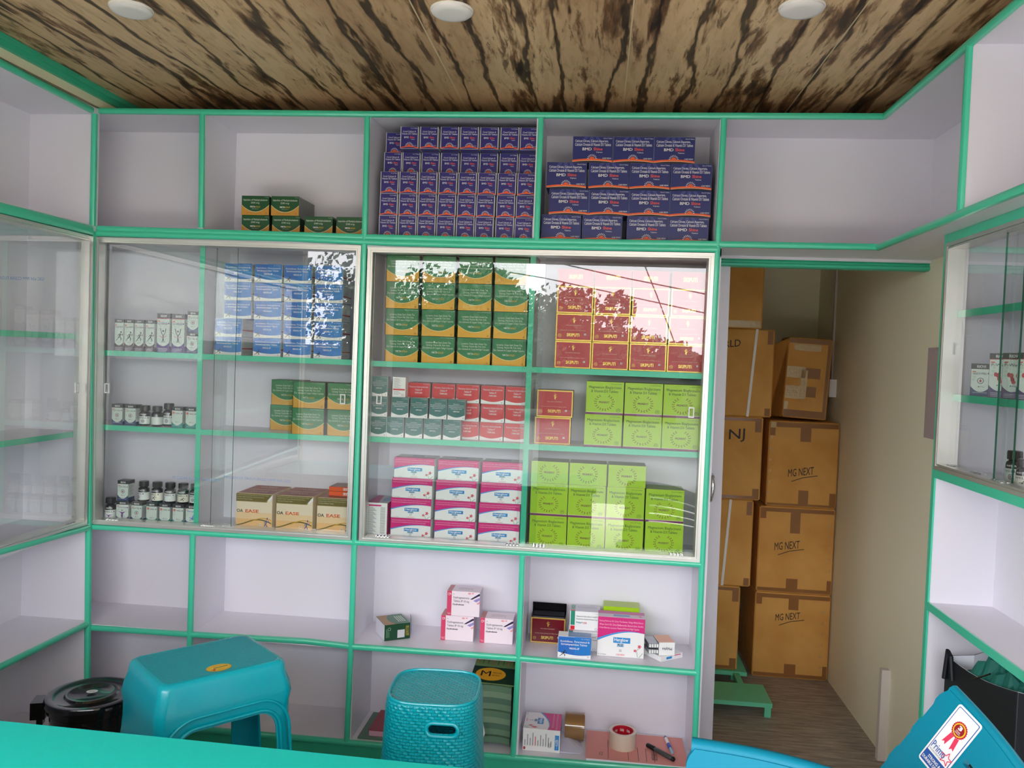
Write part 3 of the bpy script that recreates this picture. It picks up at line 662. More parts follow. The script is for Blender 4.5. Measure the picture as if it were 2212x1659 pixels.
for r, Y, py, xs_ in ((4, 2.732, 500, (1169, 1257, 1353.8, 1442)), (3, 2.736, 445, (1185.8, 1271, 1358.4, 1446.3)), (2, 2.730, 390, (1180.6, 1271, 1359.4, 1448.8)), (1, 2.732, 335, (1236.7, 1324.5, 1412.4))):
    xm = None
    for i, px in enumerate(xs_):
        xm = cl('tablet_carton', ME, px, py, Y, z0 + (4 - r) * (Hn + .0006), Wn, Dn, 'wide navy tablet carton, %s from left in %s row down, fourth loft bay' % (ORD[i], ORD[r - 1]), 'carton', 'wide navy tablet cartons', 0, xm)
# -- green and gold injection cartons (second loft bay)
DKG = mat((22, 78, 42), .32); GOLD = mat((196, 142, 58), .32); GTX = mat((214, 224, 212), .5); GLD2 = mat((206, 172, 60), .4)
def viktart(W, Hh, gr, gd, lines, y0, emb=True):
    a = Art(); a.band(lambda u: .52 - .36 * (1 - (2 * u - 1) ** 2), lambda u: 0, gd, 1); a.band(lambda u: .535 - .36 * (1 - (2 * u - 1) ** 2), lambda u: .515 - .36 * (1 - (2 * u - 1) ** 2), mat((226, 214, 170), .4), 2)
    for t_, u0, u1, v0, v1 in lines: a.text(t_, u0, v0, u1, v1, GTX)
    a.text('VIKTA', .33, y0, .51, y0 + .065, WHT, bold=.02); a.text('GOLD', .515, y0, .67, y0 + .065, GLD2, bold=.02)
    if emb: a.ring(.91, .075, .03, .03 * W / Hh, .2, mat((120, 84, 30), .5), 2); a.text('M', .893, .05, .927, .1, mat((120, 84, 30), .5))
    return a
Wi, Hi, Di = .1005, .0672, .155
ai = viktart(Wi, Hi, DKG, GOLD, [('Injection of Methylcobalamin', .08, .94, .71, .83), ('2500 mcg', .35, .65, .58, .69)], .41)
ai = Art(); ai.band(lambda u: .52 - .36 * (1 - (2 * u - 1) ** 2), lambda u: 0, GOLD, 1); ai.band(lambda u: .54 - .36 * (1 - (2 * u - 1) ** 2), lambda u: .515 - .36 * (1 - (2 * u - 1) ** 2), mat((222, 216, 170), .4), 2)
ai.text('5 x 2 ml', .85, .91, .98, .945, GTX); ai.text('Injection of Methylcobalamin', .07, .71, .94, .83, GTX, bold=.01); ai.text('2500 mcg', .34, .57, .65, .68, GTX, bold=.01)
ai.text('VIKTA', .31, .39, .5, .47, WHT, bold=.03); ai.text('GOLD', .505, .39, .68, .47, GLD2, bold=.02); ai.text('2500 Injection', .38, .3, .62, .335, GTX)
ai.text('Intramuscular Use Only', .2, .09, .72, .125, mat((110, 70, 30), .5)); ai.ring(.9, .09, .035, .05, .2, mat((110, 74, 30), .5), 2)
a2 = Art()
for k in range(14): a2.line([(.05 + .07 * k, .1 + .3 * random.random()), (.1 + .066 * k, .95)], .008, mat((120, 140, 128), .2), 2)
ME = carton('injection_carton', Wi, Di, Hi, {'front': DKG, 'right': mat((46, 58, 50), .15, coat=.6), 'top': mat((40, 66, 48), .3)}, ai, None, a2)
xm = None
for i, px in enumerate((522, 588, 658, 726.6)): xm = cl('injection_carton', ME, px, 478, 2.752, z0, Wi, Di, 'green and gold injection carton, %s from left in the bottom row of the loft' % ORD[i], 'carton', 'green and gold injection cartons', 0, xm)
xm = None
for i, px in enumerate((522, 586)): xm = cl('injection_carton', ME, px, 435, 2.752, z0 + Hi + .0006, Wi, Di, 'green and gold injection carton on top of the others in the loft, %s one' % ('left', 'right')[i], 'carton', 'green and gold injection cartons', 0, xm)
# -- running figure used as a print on several packs
def runner(a, u0, v0, u1, v1, m, L=3):
    f = lambda x, y: (u0 + x * (u1 - u0), v0 + y * (v1 - v0))
    for q in ([(.58, .78), (.72, .72), (.6, .42), (.44, .48)], [(.5, .5), (.62, .44), (.8, .3), (.7, .22)], [(.7, .32), (.8, .28), (.72, .04), (.66, .08)], [(.44, .5), (.54, .42), (.3, .24), (.24, .3)],
              [(.3, .3), (.3, .22), (.02, .02), (.0, .07)], [(.6, .76), (.54, .7), (.34, .6), (.34, .68)], [(.34, .67), (.4, .62), (.3, .48), (.25, .52)], [(.68, .74), (.74, .68), (.9, .56), (.94, .62)], [(.88, .6), (.95, .58), (1, .78), (.95, .8)]):
        a.poly([f(*p) for p in q], m, L)
    a.ell(*f(.72, .9), .09 * (u1 - u0), .1 * (v1 - v0), m, L, 12)
# -- blue and white tablet cartons
BLUE = mat((44, 110, 196), .3); BLUE2 = mat((28, 140, 214), .3); Wv, Hv, Dv = .1005, .0645, .1
def bluefront():
    a = Art(); a.rect(.5, .2, 1, 1, mat((36, 124, 205), .3), 1); a.band(lambda u: .34 - .20 * sin(pi * min(1, u * .62 + .12)) + .12 * u * 0, lambda u: 0, WHT, 2)
    a.text('10 x 10 Tablets', .7, .9, .96, .945, TXT); a.text('Aceclofenac, Paracetamol &', .06, .72, .95, .83, WHT, bold=.012); a.text('Serratiopeptidase Tablets', .09, .57, .88, .69, WHT, bold=.012); a.text('VIKDOL-SP', .34, .41, .65, .5, WHT, bold=.02)
    runner(a, .05, .05, .28, .36, BLK); a.ring(.92, .1, .03, .045, .25, MIDG, 3); return a
def backcols(a, bar):
    for k in range(10): a.rect(.1, .9 - .05 * k, .1 + .6 * (.6 + .4 * ((k * 7) % 5) / 5), .915 - .05 * k, MIDG, 2)
    a.rect(.06, .33, .94, .41, bar, 2)
    for k in range(4): a.rect(.1, .26 - .05 * k, .5 + .1 * (k % 3), .275 - .05 * k, MIDG, 2)
    return a
MARO = mat((168, 52, 62), .5)
ME_BLUE = carton('tablet_carton', Wv, Dv, Hv, {'front': BLUE, 'right': LGREY, 'left': LGREY, 'top': WHT, 'edge': WHT}, bluefront(), None, backcols(Art(), MARO))
zb = ZS['1'] + .0095
for r, py, xs_ in ((5, 745, (462.8, 546.8, 612, 677.7)), (4, 703, (463.8, 548, 612.6, 679.3)), (3, 662, (484, 548.8, 613.4, 678.7)), (2, 620, (484.7, 548.8, 614.6, 681.2)), (1, 578, (485.3, 550.2, 614, 681.2))):
    xm = None
    for i, px in enumerate(xs_):
        xm = cl('tablet_carton', ME_BLUE, px, py, 2.768, zb + (5 - r) * (Hv + .0006), Wv, Dv, 'blue and white tablet carton, %s from left in %s row down, behind left glass' % (ORD[i], ORD[r - 1]), 'carton', 'blue tablet cartons', 0, xm)
# -- green and gold capsule cartons
GRN = mat((20, 118, 62), .28); GOLD2 = mat((204, 150, 40), .28, .25); Wg, Hg, Dg = .1182, .0918, .098
LN = [('Lycopene, Grape Seed ,Green Tea,', .13, .88, .72, .81), ('Ginseng, Vitamin B6, Folic Acid,', .15, .85, .62, .71), ('Zinc Selenium & Copper Softgel Capsules', .04, .95, .515, .605)]
ag = Art(); ag.band(lambda u: .46 - .27 * (1 - (2 * u - 1) ** 2), lambda u: 0, GOLD2, 1); ag.band(lambda u: .475 - .27 * (1 - (2 * u - 1) ** 2), lambda u: .455 - .27 * (1 - (2 * u - 1) ** 2), mat((224, 214, 160), .4), 2)
for t_, u0, u1, v0, v1 in LN: ag.text(t_, u0, v0, u1, v1, GTX, bold=.006)
ag.text('10 x 1 x 10 Softgel Capsules', .58, .93, .97, .965, GTX); ag.text('VIKTA', .31, .36, .49, .43, GTX, bold=.02); ag.text('GOLD', .495, .36, .67, .43, GLD2, bold=.02); ag.ring(.9, .07, .028, .034, .3, mat((120, 84, 30), .5), 2); ag.text('M', .888, .055, .912, .085, mat((120, 84, 30), .5))
at = Art(); at.rect(0, 0, .018, 1, BLK); at.rect(.982, 0, 1, 1, BLK)
ag.sub(at, lambda u, v: (u, v))
ME_G = carton('capsule_carton', Wg, Dg, Hg, {'front': GRN, 'edge': mat((20, 40, 24), .4), 'right': mat((26, 60, 34), .4), 'left': mat((26, 60, 34), .4), 'top': mat((30, 66, 40), .4)}, ag)
z3 = ZS['3'] + .0095
for r, py, xs_ in ((4, 756, (831.7, 909.5, 986.7, 1062.5)), (3, 695, (832.3, 910.4, 988.2, 1065.4)), (2, 635, (833.2, 910.8, 989.5, 1067.2)), (1, 575, (834.7, 912.6, 991, 1069.3))):
    xm = None
    for i, px in enumerate(xs_):
        xm = cl('capsule_carton', ME_G, px, py, 2.766, z3 + (4 - r) * (Hg + .0006), Wg, Dg, 'green and gold capsule carton, %s from left in %s row down, right glazed bay' % (ORD[i], ORD[r - 1]), 'carton', 'green and gold capsule cartons', 0, xm)
z2 = ZS['2'] + .0095
xg = None
for lv, py, xs_, Y in ((0, 905, (630, 706.7), 2.756), (1, 845, (632.5, 707), 2.756)):
    xm = None
    for i, px in enumerate(xs_):
        xm = cl('capsule_carton', ME_G, px, py, Y, z2 + lv * (Hg + .0006), Wg, Dg - .022 + .022, 'green and gold capsule carton on the middle left shelf, %s front, %s' % (('lower', 'upper')[lv], ('beside the set-back pair', 'against the right frame')[i]), 'carton', 'green and gold capsule cartons', 0, xm)
ME_G2 = carton('capsule_carton', Wg, .075, Hg, {'front': GRN, 'edge': mat((20, 40, 24), .4), 'right': mat((26, 60, 34), .4), 'left': mat((26, 60, 34), .4), 'top': mat((30, 66, 40), .4)}, ag)
for lv, px, py in ((0, 583.8, 890), (1, 586.7, 838)):
    cl('capsule_carton', ME_G2, px, py, 2.858, z2 + lv * (Hg + .0006), Wg, .075, 'green and gold capsule carton set back on the middle left shelf, %s of two' % ('lower', 'upper')[lv], 'carton', 'green and gold capsule cartons')
# -- red and gold capsule cartons
RED = mat((184, 30, 42), .3); GFOIL = mat((222, 186, 92), .25, .45); Ws, Hs, Ds = .1235, .0925, .1
def flame(a, u, v, s, asp, m):   # stylised leaf figure on the red packs
    f = lambda x, y: (u + x * s, v + y * s * asp)
    for q in ([(0, -.5), (.12, -.2), (.06, .1), (-.05, .0), (-.12, -.25)], [(-.02, 0), (-.28, .3), (-.18, .02)], [(.02, .05), (.02, .55), (-.1, .3), (-.08, .1)], [(.04, .05), (.3, .45), (.12, .3)], [(0, -.1), (.34, .1), (.2, -.12)], [(-.05, -.45), (.2, -.45), (.06, -.5)]): a.poly([f(*p) for p in q], m, 4)
def redfront(W, Hh, big=True, red=RED):
    a = Art(); r = .05; a.rect(.035, .05, .965, .95, red, 2)
    if big:
        flame(a, .5, .76, .17, W / Hh, GFOIL); a.text('VITAL HEALTH SUPPLEMENT', .28, .555, .7, .585, mat((225, 190, 170), .4)); a.text('Cranberry Extract & D-Mannose Softgel Capsules', .13, .37, .82, .4, mat((225, 190, 170), .4))
        a.text('SKIPUTI', .31, .16, .66, .28, GFOIL, bold=.03); a.rect(.79, .22, .84, .28, WHT, 3); a.rect(.803, .235, .827, .265, DGREY, 4); a.ring(.12, .19, .045, .045 * W / Hh, .15, GFOIL, 3); a.text('M', .1, .165, .14, .215, GFOIL)
    else: a.text('SKIPUTI', .31, .38, .68, .66, GFOIL, bold=.03)
    return a
ME_R = carton('capsule_carton', Ws, Ds, Hs, {'front': GFOIL, 'edge': GFOIL, 'right': mat((150, 110, 50), .3, .3), 'top': mat((150, 100, 50), .3, .2)}, redfront(Ws, Hs))
Hr1 = .058; ME_R1 = carton('capsule_carton', Ws, Ds, Hr1, {'front': RED, 'edge': GFOIL}, (lambda a: (a.text('SKIPUTI', .31, .4, .68, .66, GFOIL, bold=.03), a)[1])(Art()))
for r, py, xs_ in ((4, 768, (1198, 1278, 1359.4, 1441)), (3, 707, (1200.4, 1280.7, 1361.7, 1445)), (2, 648, (1203, 1283.6, 1366, 1449.8)), (1, 598, (1204.8, 1285.5, 1366.6, 1451.7))):
    xm = None
    for i, px in enumerate(xs_):
        xm = cl('capsule_carton', ME_R if r > 1 else ME_R1, px, py, 2.766, z3 + (4 - r) * (Hs + .0006), Ws, Ds, ('red and gold capsule carton, %s from left in %s row down, right glazed bay' % (ORD[i], ORD[r - 1])) if r > 1 else
                'red capsule carton lying on its side along the top row, %s from left' % ORD[i], 'carton', 'red and gold capsule cartons', 0, xm)
z4 = ZS['4'] + .0095
for lv, px, py, Y in ((0, 1154.8, 925, 2.778), (1, 1159.8, 868, 2.778)):
    cl('capsule_carton', ME_R, px, py, Y, z4 + lv * (Hs + .0006), Ws, Ds, 'red and gold capsule carton beside the lime cartons, middle shelf, %s of two' % ('lower', 'upper')[lv], 'carton', 'red and gold capsule cartons')
# -- red vitamin and green cold-relief cartons
RD2 = mat((206, 46, 54), .32); Wh, Hh_, Dh = .0815, .0632, .1
def swoosh(a, base, W): a.band(lambda u: .24 - .13 * sin(pi * u), lambda u: 0, WHT, 2); a.ring(.9, .09, .03, .04, .3, MIDG, 3); a.text('M', .885, .07, .915, .11, MIDG); return a
a = swoosh(Art(), RD2, Wh); a.text('10 x 10 Tablets', .7, .91, .96, .95, TXT); a.text('Thiamine Hydrochloride', .08, .7, .92, .815, TXT, bold=.01); a.text('Tablets IP', .34, .56, .66, .66, TXT, bold=.01); a.text('THIMCARE', .33, .4, .67, .49, WHT, bold=.03)
ME_T = carton('tablet_carton', Wh, Dh, Hh_, {'front': RD2, 'edge': LGREY, 'top': mat((190, 60, 66), .4), 'right': LGREY}, a)
for r, py, xs_, n0 in ((3, 930, (1180 - 1180 + 984, 1036, 1088.4), 0), (2, 885, (985, 1039.4, 1091.8), 0), (1, 842, (879.6, 933.4, 985.6, 1039.4, 1092.3), 0)):
    xm = None
    for i, px in enumerate(xs_):
        Yt = 2.80
        xm = cl('tablet_carton', ME_T, px, py, Yt, z4 + (3 - r) * (Hh_ + .0006) + (0.0176 if (r == 1) else 0) * 0, Wh - 0, Dh, 'red and white tablet carton, %s from left in %s row down, middle right bay' % (ORD[i], ORD[r - 1]), 'carton', 'red vitamin tablet cartons', 0, xm)
TLG = mat((20, 104, 100), .34); Wc, Hc_, Dc = .0605, .0695, .04
a = swoosh(Art(), TLG, Wc)
for t_, u0, u1, v0 in (('Paracetamol,', .32, .68, .74), ('Phenylephrine Hydrochloride,', .06, .94, .66), ('Caffeine & Diphenhydramine', .07, .93, .58), ('Hydrochloride Tablets', .18, .82, .5)): a.text(t_, u0, v0, u1, v0 + .06, TXT, bold=.006)
a.text('10 x 10 Tablets', .6, .91, .95, .945, TXT); a.text('NIPPCOLD', .33, .37, .68, .43, WHT, bold=.02)
ME_N = carton('tablet_carton', Wc, Dc, Hc_, {'front': TLG, 'edge': LGREY, 'right': mat((150, 154, 160), .5), 'top': mat((200, 204, 208), .5)}, a)
for r, py, xs_ in ((3, 922, (798, 835, 875.3, 915.7, 957.5)), (2, 878, (799.8, 845.3, 886.5, 927.7, 967.3)), (1, 828, (800.6,))):
    xm = None
    for i, px in enumerate(xs_):
        xm = cl('tablet_carton', ME_N, px, py, 2.757, z4 + (3 - r) * (Hc_ + .0006), Wc, Dc, ('dark green and white tablet carton, %s from left in %s row down, middle right bay' % (ORD[i], ORD[r - 1])) if r > 1 else 'dark green and white tablet carton alone on top at the left end', 'carton', 'green cold tablet cartons', 0, xm)
a = backcols(Art(), mat((206, 40, 60), .5)); a.ring(.8, .1, .08, .05, .3, RD2, 3)
cl('tablet_carton', carton('tablet_carton', .047, Dc, Hc_, {'front': WHT, 'edge': LGREY}, a), 847.9, 828, 2.757, z4 + 2 * (Hc_ + .0006), .047, Dc, 'white carton turned sideways with a red bar, beside the top green carton', 'carton')
# -- lime magnesium cartons
LIME = mat((164, 206, 22), .34); PURP = mat((116, 38, 92), .35); LTX = mat((74, 92, 40), .5); WR = mat((120, 78, 34), .5)
def wreath(a, u, v, ru, rv, m, L=3):
    for sgn in (-1, 1):
        for k in range(9):
            t_ = radians(-86 + k * 17.5); cu, cv = u + sgn * ru * cos(t_), v + rv * sin(t_)
            tx, ty = -sgn * sin(t_), cos(t_)
            for ins in (-1, 1):
                dx, dy = (tx * .8 + ins * sgn * cos(t_) * .75), (ty * .8 + ins * sin(t_) * .75); l = .19
                p0 = (cu, cv); p2 = (cu + dx * ru * l * 1.15, cv + dy * rv * l * 1.15); nx_, ny_ = -dy, dx
                p1 = ((p0[0] + p2[0]) / 2 + nx_ * ru * .045, (p0[1] + p2[1]) / 2 + ny_ * rv * .045); p3 = ((p0[0] + p2[0]) / 2 - nx_ * ru * .045, (p0[1] + p2[1]) / 2 - ny_ * rv * .045)
                a.poly([p0, p1, p2, p3], m, L)
Wm, Hm, Dm = .1262, .1105, .1
a = Art(); a.rect(0, 0, 1, .058, PURP, 2); a.rect(0, .058, 1, .07, mat((226, 224, 190), .4), 2); a.text('10 x1x10 Tablets', .66, .925, .94, .955, LTX); a.text('Magnesium Bisglycinate', .07, .77, .93, .87, LTX, bold=.008); a.text('& Vitamin D3 Tablets', .13, .67, .84, .75, LTX, bold=.008)
wreath(a, .49, .37, .235, .225, WR); a.text('MGNEXT', .35, .345, .63, .405, mat((110, 50, 60), .5), bold=.05); a.ring(.87, .14, .055, .06, .12, LTX, 3); a.text('M', .845, .12, .895, .17, LTX)
ME_M = carton('tablet_carton', Wm, Dm, Hm, {'front': LIME, 'edge': mat((206, 222, 120), .4), 'top': mat((150, 176, 70), .4)}, a)
Hm1 = .0742; a = Art(); wreath(a, .49, .5, .235, .36, WR); a.text('MGNEXT', .35, .46, .63, .55, mat((110, 50, 60), .5), bold=.05)
ME_M1 = carton('tablet_carton', Wm, Dm, Hm1, {'front': LIME, 'edge': mat((206, 222, 120), .4), 'top': mat((120, 136, 76), .4)}, a)
zm = ZMID + .0095
for r, py, xs_ in ((3, 1148, (1143.5, 1225.4, 1308, 1393.9)), (2, 1078, (1145.9, 1227.4, 1310.6, 1395.5)), (1, 1012, (1147.8, 1230.4, 1314.5))):
    xm = None
    for i, px in enumerate(xs_):
        xm = cl('tablet_carton', ME_M if r > 1 else ME_M1, px, py, 2.757, zm + (3 - r) * (Hm + .0006), Wm, Dm, ('lime tablet carton, %s from left in %s row down, bottom glazed shelf' % (ORD[i], ORD[r - 1])) if r > 1 else
                'lime tablet carton lying flat on top, %s from left, bottom glazed shelf' % ORD[i], 'carton', 'lime tablet cartons', 0, xm)
for r, py, xs_ in ((2, 928, (1262.2, 1346.8, 1430.3)), (1, 855, (1266.2, 1349.8, 1433.9))):
    xm = None
    for i, px in enumerate(xs_):
        xm = cl('tablet_carton', ME_M, px, py, 2.757, z4 + (2 - r) * (Hm + .0006), Wm, Dm, 'lime tablet carton, %s from left in the %s row, middle glazed shelf' % (ORD[i], ('upper', 'lower')[r - 1]), 'carton', 'lime tablet cartons', 0, xm)
# -- pink and white capsule cartons
PINK = mat((214, 34, 126), .34); LBL = mat((34, 140, 210), .35); PTX = mat((244, 190, 214), .5); SKYB = mat((64, 150, 220), .35); FLW = mat((222, 70, 96), .4); STEM = mat((70, 140, 80), .5)
def flower(a, u, v, ru, rv):
    a.poly([(u + ru * (.72 + .3 * cos(5 * 2 * pi * k / 40)) * cos(2 * pi * k / 40), v + rv * (.72 + .3 * cos(5 * 2 * pi * k / 40)) * sin(2 * pi * k / 40)) for k in range(40)], FLW, 4)
def glow(W, Hh, lines, big=False):
    asp = W / Hh; top = lambda u: .40 + (.30 if not big else .27) * sin(pi * (.06 + u * .62)) ** 1.0
    a = Art(); a.band(lambda u: 1, lambda u: top(u), PINK, 1); a.band(lambda u: top(u) + .0, lambda u: top(u) - .055 * (1 - u) ** .8, SKYB, 2)
    n = len(lines)
    for k, t_ in enumerate(lines): a.text(t_, .03, .95 - (.085 if n > 2 else .1) * (k + 1), .97 if k < n - 1 else .88, .95 - (.085 if n > 2 else .1) * k - .025, PTX, 3)
    a.rect(.34, .36, .7, .52 if not big else .5, LBL, 3); a.text('Herglow', .36, .375, .66, .505 if not big else .485, WHT, 4, .02); a.rect(.42, .26, .57, .35, mat((170, 206, 232), .4), 3); a.text('PLUS', .44, .275, .55, .34, BLK, 4, .03)
    a.rect(.475, .14, .52, .14 + .045 * asp, MIDG, 3); a.rect(.483, .15, .512, .14 + .035 * asp, WHT, 4); a.text('CURE MEDIX', .41, .045, .59, .085, FLW); a.text('10 x 1 x 10 Capsules', .02, .03, .2, .07, DGREY)
    a.line([(.87, .02), (.84, .2), (.9, .26)], .008, STEM, 3, 1 / asp); a.line([(.9, .02), (.97, .14)], .008, STEM, 3, 1 / asp); flower(a, .9, .3, .045, .045 * asp); flower(a, .81, .19, .036, .036 * asp); return a
Wp, Hp, Dp = .1430, .0702, .1
L2 = ['Evening Primrose Oil, Green Tea Extract, Ginkgo Biloba Extract, Wheat Germ Oil, Citrus Bioflavonoids,', 'Betacarotene, Inositol, Choline Bitartrate, Lycopene, Vitamins & Minerals Softgel Capsules']
at = Art(); at.rect(0, 0, 1, .25, mat((190, 60, 120), .4), 1); at.ell(.5, .7, .4, .5 * .6, LGREY, 2)
at.rect(.36, .55, .66, .75, mat((120, 150, 190), .4), 3)
at2 = Art(); at2.rect(0, 0, 1, .3, mat((186, 62, 122), .4), 1); at2.rect(.36, .5, .66, .75, mat((110, 150, 196), .4), 3)
ME_P = carton('capsule_carton', Wp, Dp, Hp, {'front': WHT, 'edge': mat((226, 214, 224), .4), 'top': LGREY}, glow(Wp, Hp, L2), at2)
for r, py, xs_ in ((4, 1145, (843.2, 938.2, 1032.6)), (3, 1098, (844.4, 939.3, 1034.8)), (2, 1053, (847, 941.8, 1038.5)), (1, 1010, (851.3, 946.3, 1041.5))):
    xm = None
    for i, px in enumerate(xs_):
        xm = cl('capsule_carton', ME_P, px, py, 2.772, zm + (4 - r) * (Hp + .0006), Wp, Dp, 'pink and white capsule carton, %s from left in %s row down, bottom glazed shelf' % (ORD[i], ORD[r - 1]), 'carton', 'pink capsule cartons', 0, xm)
a = Art(); a.rect(.08, .9, .7, .94, PINK, 2)
for k in range(26): a.rect(.08, .86 - .03 * k, .3 + .22 * ((k * 5) % 4) / 4, .872 - .03 * k, MIDG, 2); a.rect(.66, .86 - .03 * k, .9, .872 - .03 * k, MIDG, 2)
at = Art(); at.poly([(0, 0), (.55, 0), (.3, 1), (0, 1)], mat((206, 96, 150), .4), 1); at.ell(.75, .5, .2, .3, mat((150, 176, 214), .4), 2)
cl('capsule_carton', carton('capsule_carton', .072, .145, .122, {'front': WHT, 'right': mat((200, 70, 130), .4), 'top': LGREY, 'edge': LGREY}, a, at), 792.5, 1120, 2.758, zm, .072, .145, 'white side of a carton standing on end, left of the pink and white stack', 'carton')
# -- tan joint-care cartons
Wo, Ho, Do = .1335, .1295, .088
CREAM = mat((238, 222, 196), .42); PEACH = mat((240, 192, 132), .42); OLIVE = mat((112, 100, 40), .42); OTX = mat((214, 206, 170), .5); ORA = mat((228, 108, 50), .42); FIG = mat((70, 90, 150), .45)
a = Art(); a.rect(0, 0, 1, .3, PEACH, 1); a.rect(0, .3, 1, .48, mat((240, 208, 162), .42), 1); a.poly([(0, .79), (.8, .79), (.86, .82), (1, .99), (0, .99)], OLIVE, 2); a.poly([(0, .77), (.84, .77), (.88, .82), (.8, .79), (0, .79)], mat((150, 130, 70), .4), 2); a.poly([(.86, .82), (1, .99), (1, .9), (.92, .8)], WHT, 3)
for k, t_ in enumerate(('Rosehip Extract, Devil\'s Claw Extract, Chondroitin Sulfate,', 'Collagen Peptide Type-II, Boswellia Serrata Extract,', 'Curcumin & Vitamins Tablets')): a.text(t_, .03, .935 - .055 * k, (.9, .78, .45)[k], .97 - .055 * k, OTX)
a.text('OA', .02, .47, .2, .56, mat((90, 80, 40), .45), bold=.03); a.text('EASE', .26, .47, .63, .56, ORA, bold=.03)
a.band(lambda u: .185 + .09 * sin((u - .3) * 4.6) + .03, lambda u: .185 + .09 * sin((u - .3) * 4.6) - .005, OLIVE, 2, 24, 0, .98); a.band(lambda u: .225 + .12 * sin((u - .4) * 4.2), lambda u: .2 + .12 * sin((u - .4) * 4.2), mat((216, 160, 40), .42), 3, 14, .4, .98)
runner(a, .74, .02, .92, .36, FIG, 4); a.rect(.66, .13, .71, .18, WHT, 3); a.rect(.675, .143, .695, .167, DGREY, 4); a.text('CURE MEDIX', .58, .02, .74, .045, ORA)
BRK = mat((168, 98, 82), .42); at = Art(); at.text('OA EASE', .28, .35, .74, .6, mat((220, 190, 176), .45), bold=.02)
ME_O = carton('tablet_carton', Wo, Do, Ho, {'front': CREAM, 'top': BRK, 'edge': mat((226, 200, 160), .4)}, a, at)
xs_ = [onY(p, 1115, 2.757).x for p in (509.5, 596.3, 684.3)]
for row, Y in ((0, 2.757), (1, 2.757 + Do + .001)):
    xm = None
    for i, px in enumerate((509.5, 596.3, 684.3)):
        x = xs_[i] + Wo / 2
        if xm is not None: x = max(x, xm + Wo / 2)
        ob('tablet_carton', ME_O, None, 'tan and olive tablet carton, %s from left, %s row on the bottom left shelf' % (ORD[i], ('front', 'rear')[row]), 'carton', 'tan tablet cartons', None, (x, Y + Do / 2, zm)); xm = x + Wo / 2 + .0006
af = Art(); af.text('OA EASE', .88, .8, .4, .2, WHT, bold=.03)
ME_F = carton('tablet_carton', .13, .09, .0158, {'front': mat((232, 92, 36), .4), 'top': mat((170, 140, 128), .4)}, af)
for k in range(2): ob('tablet_carton', ME_F, None, 'flat orange carton lying on the tan cartons, %s of two' % ('lower', 'upper')[k], 'carton', 'flat orange cartons', None, (onY(711, 1050, 2.80).x + .065, 2.80 + .045, zm + Ho + .0006 + k * .0164))

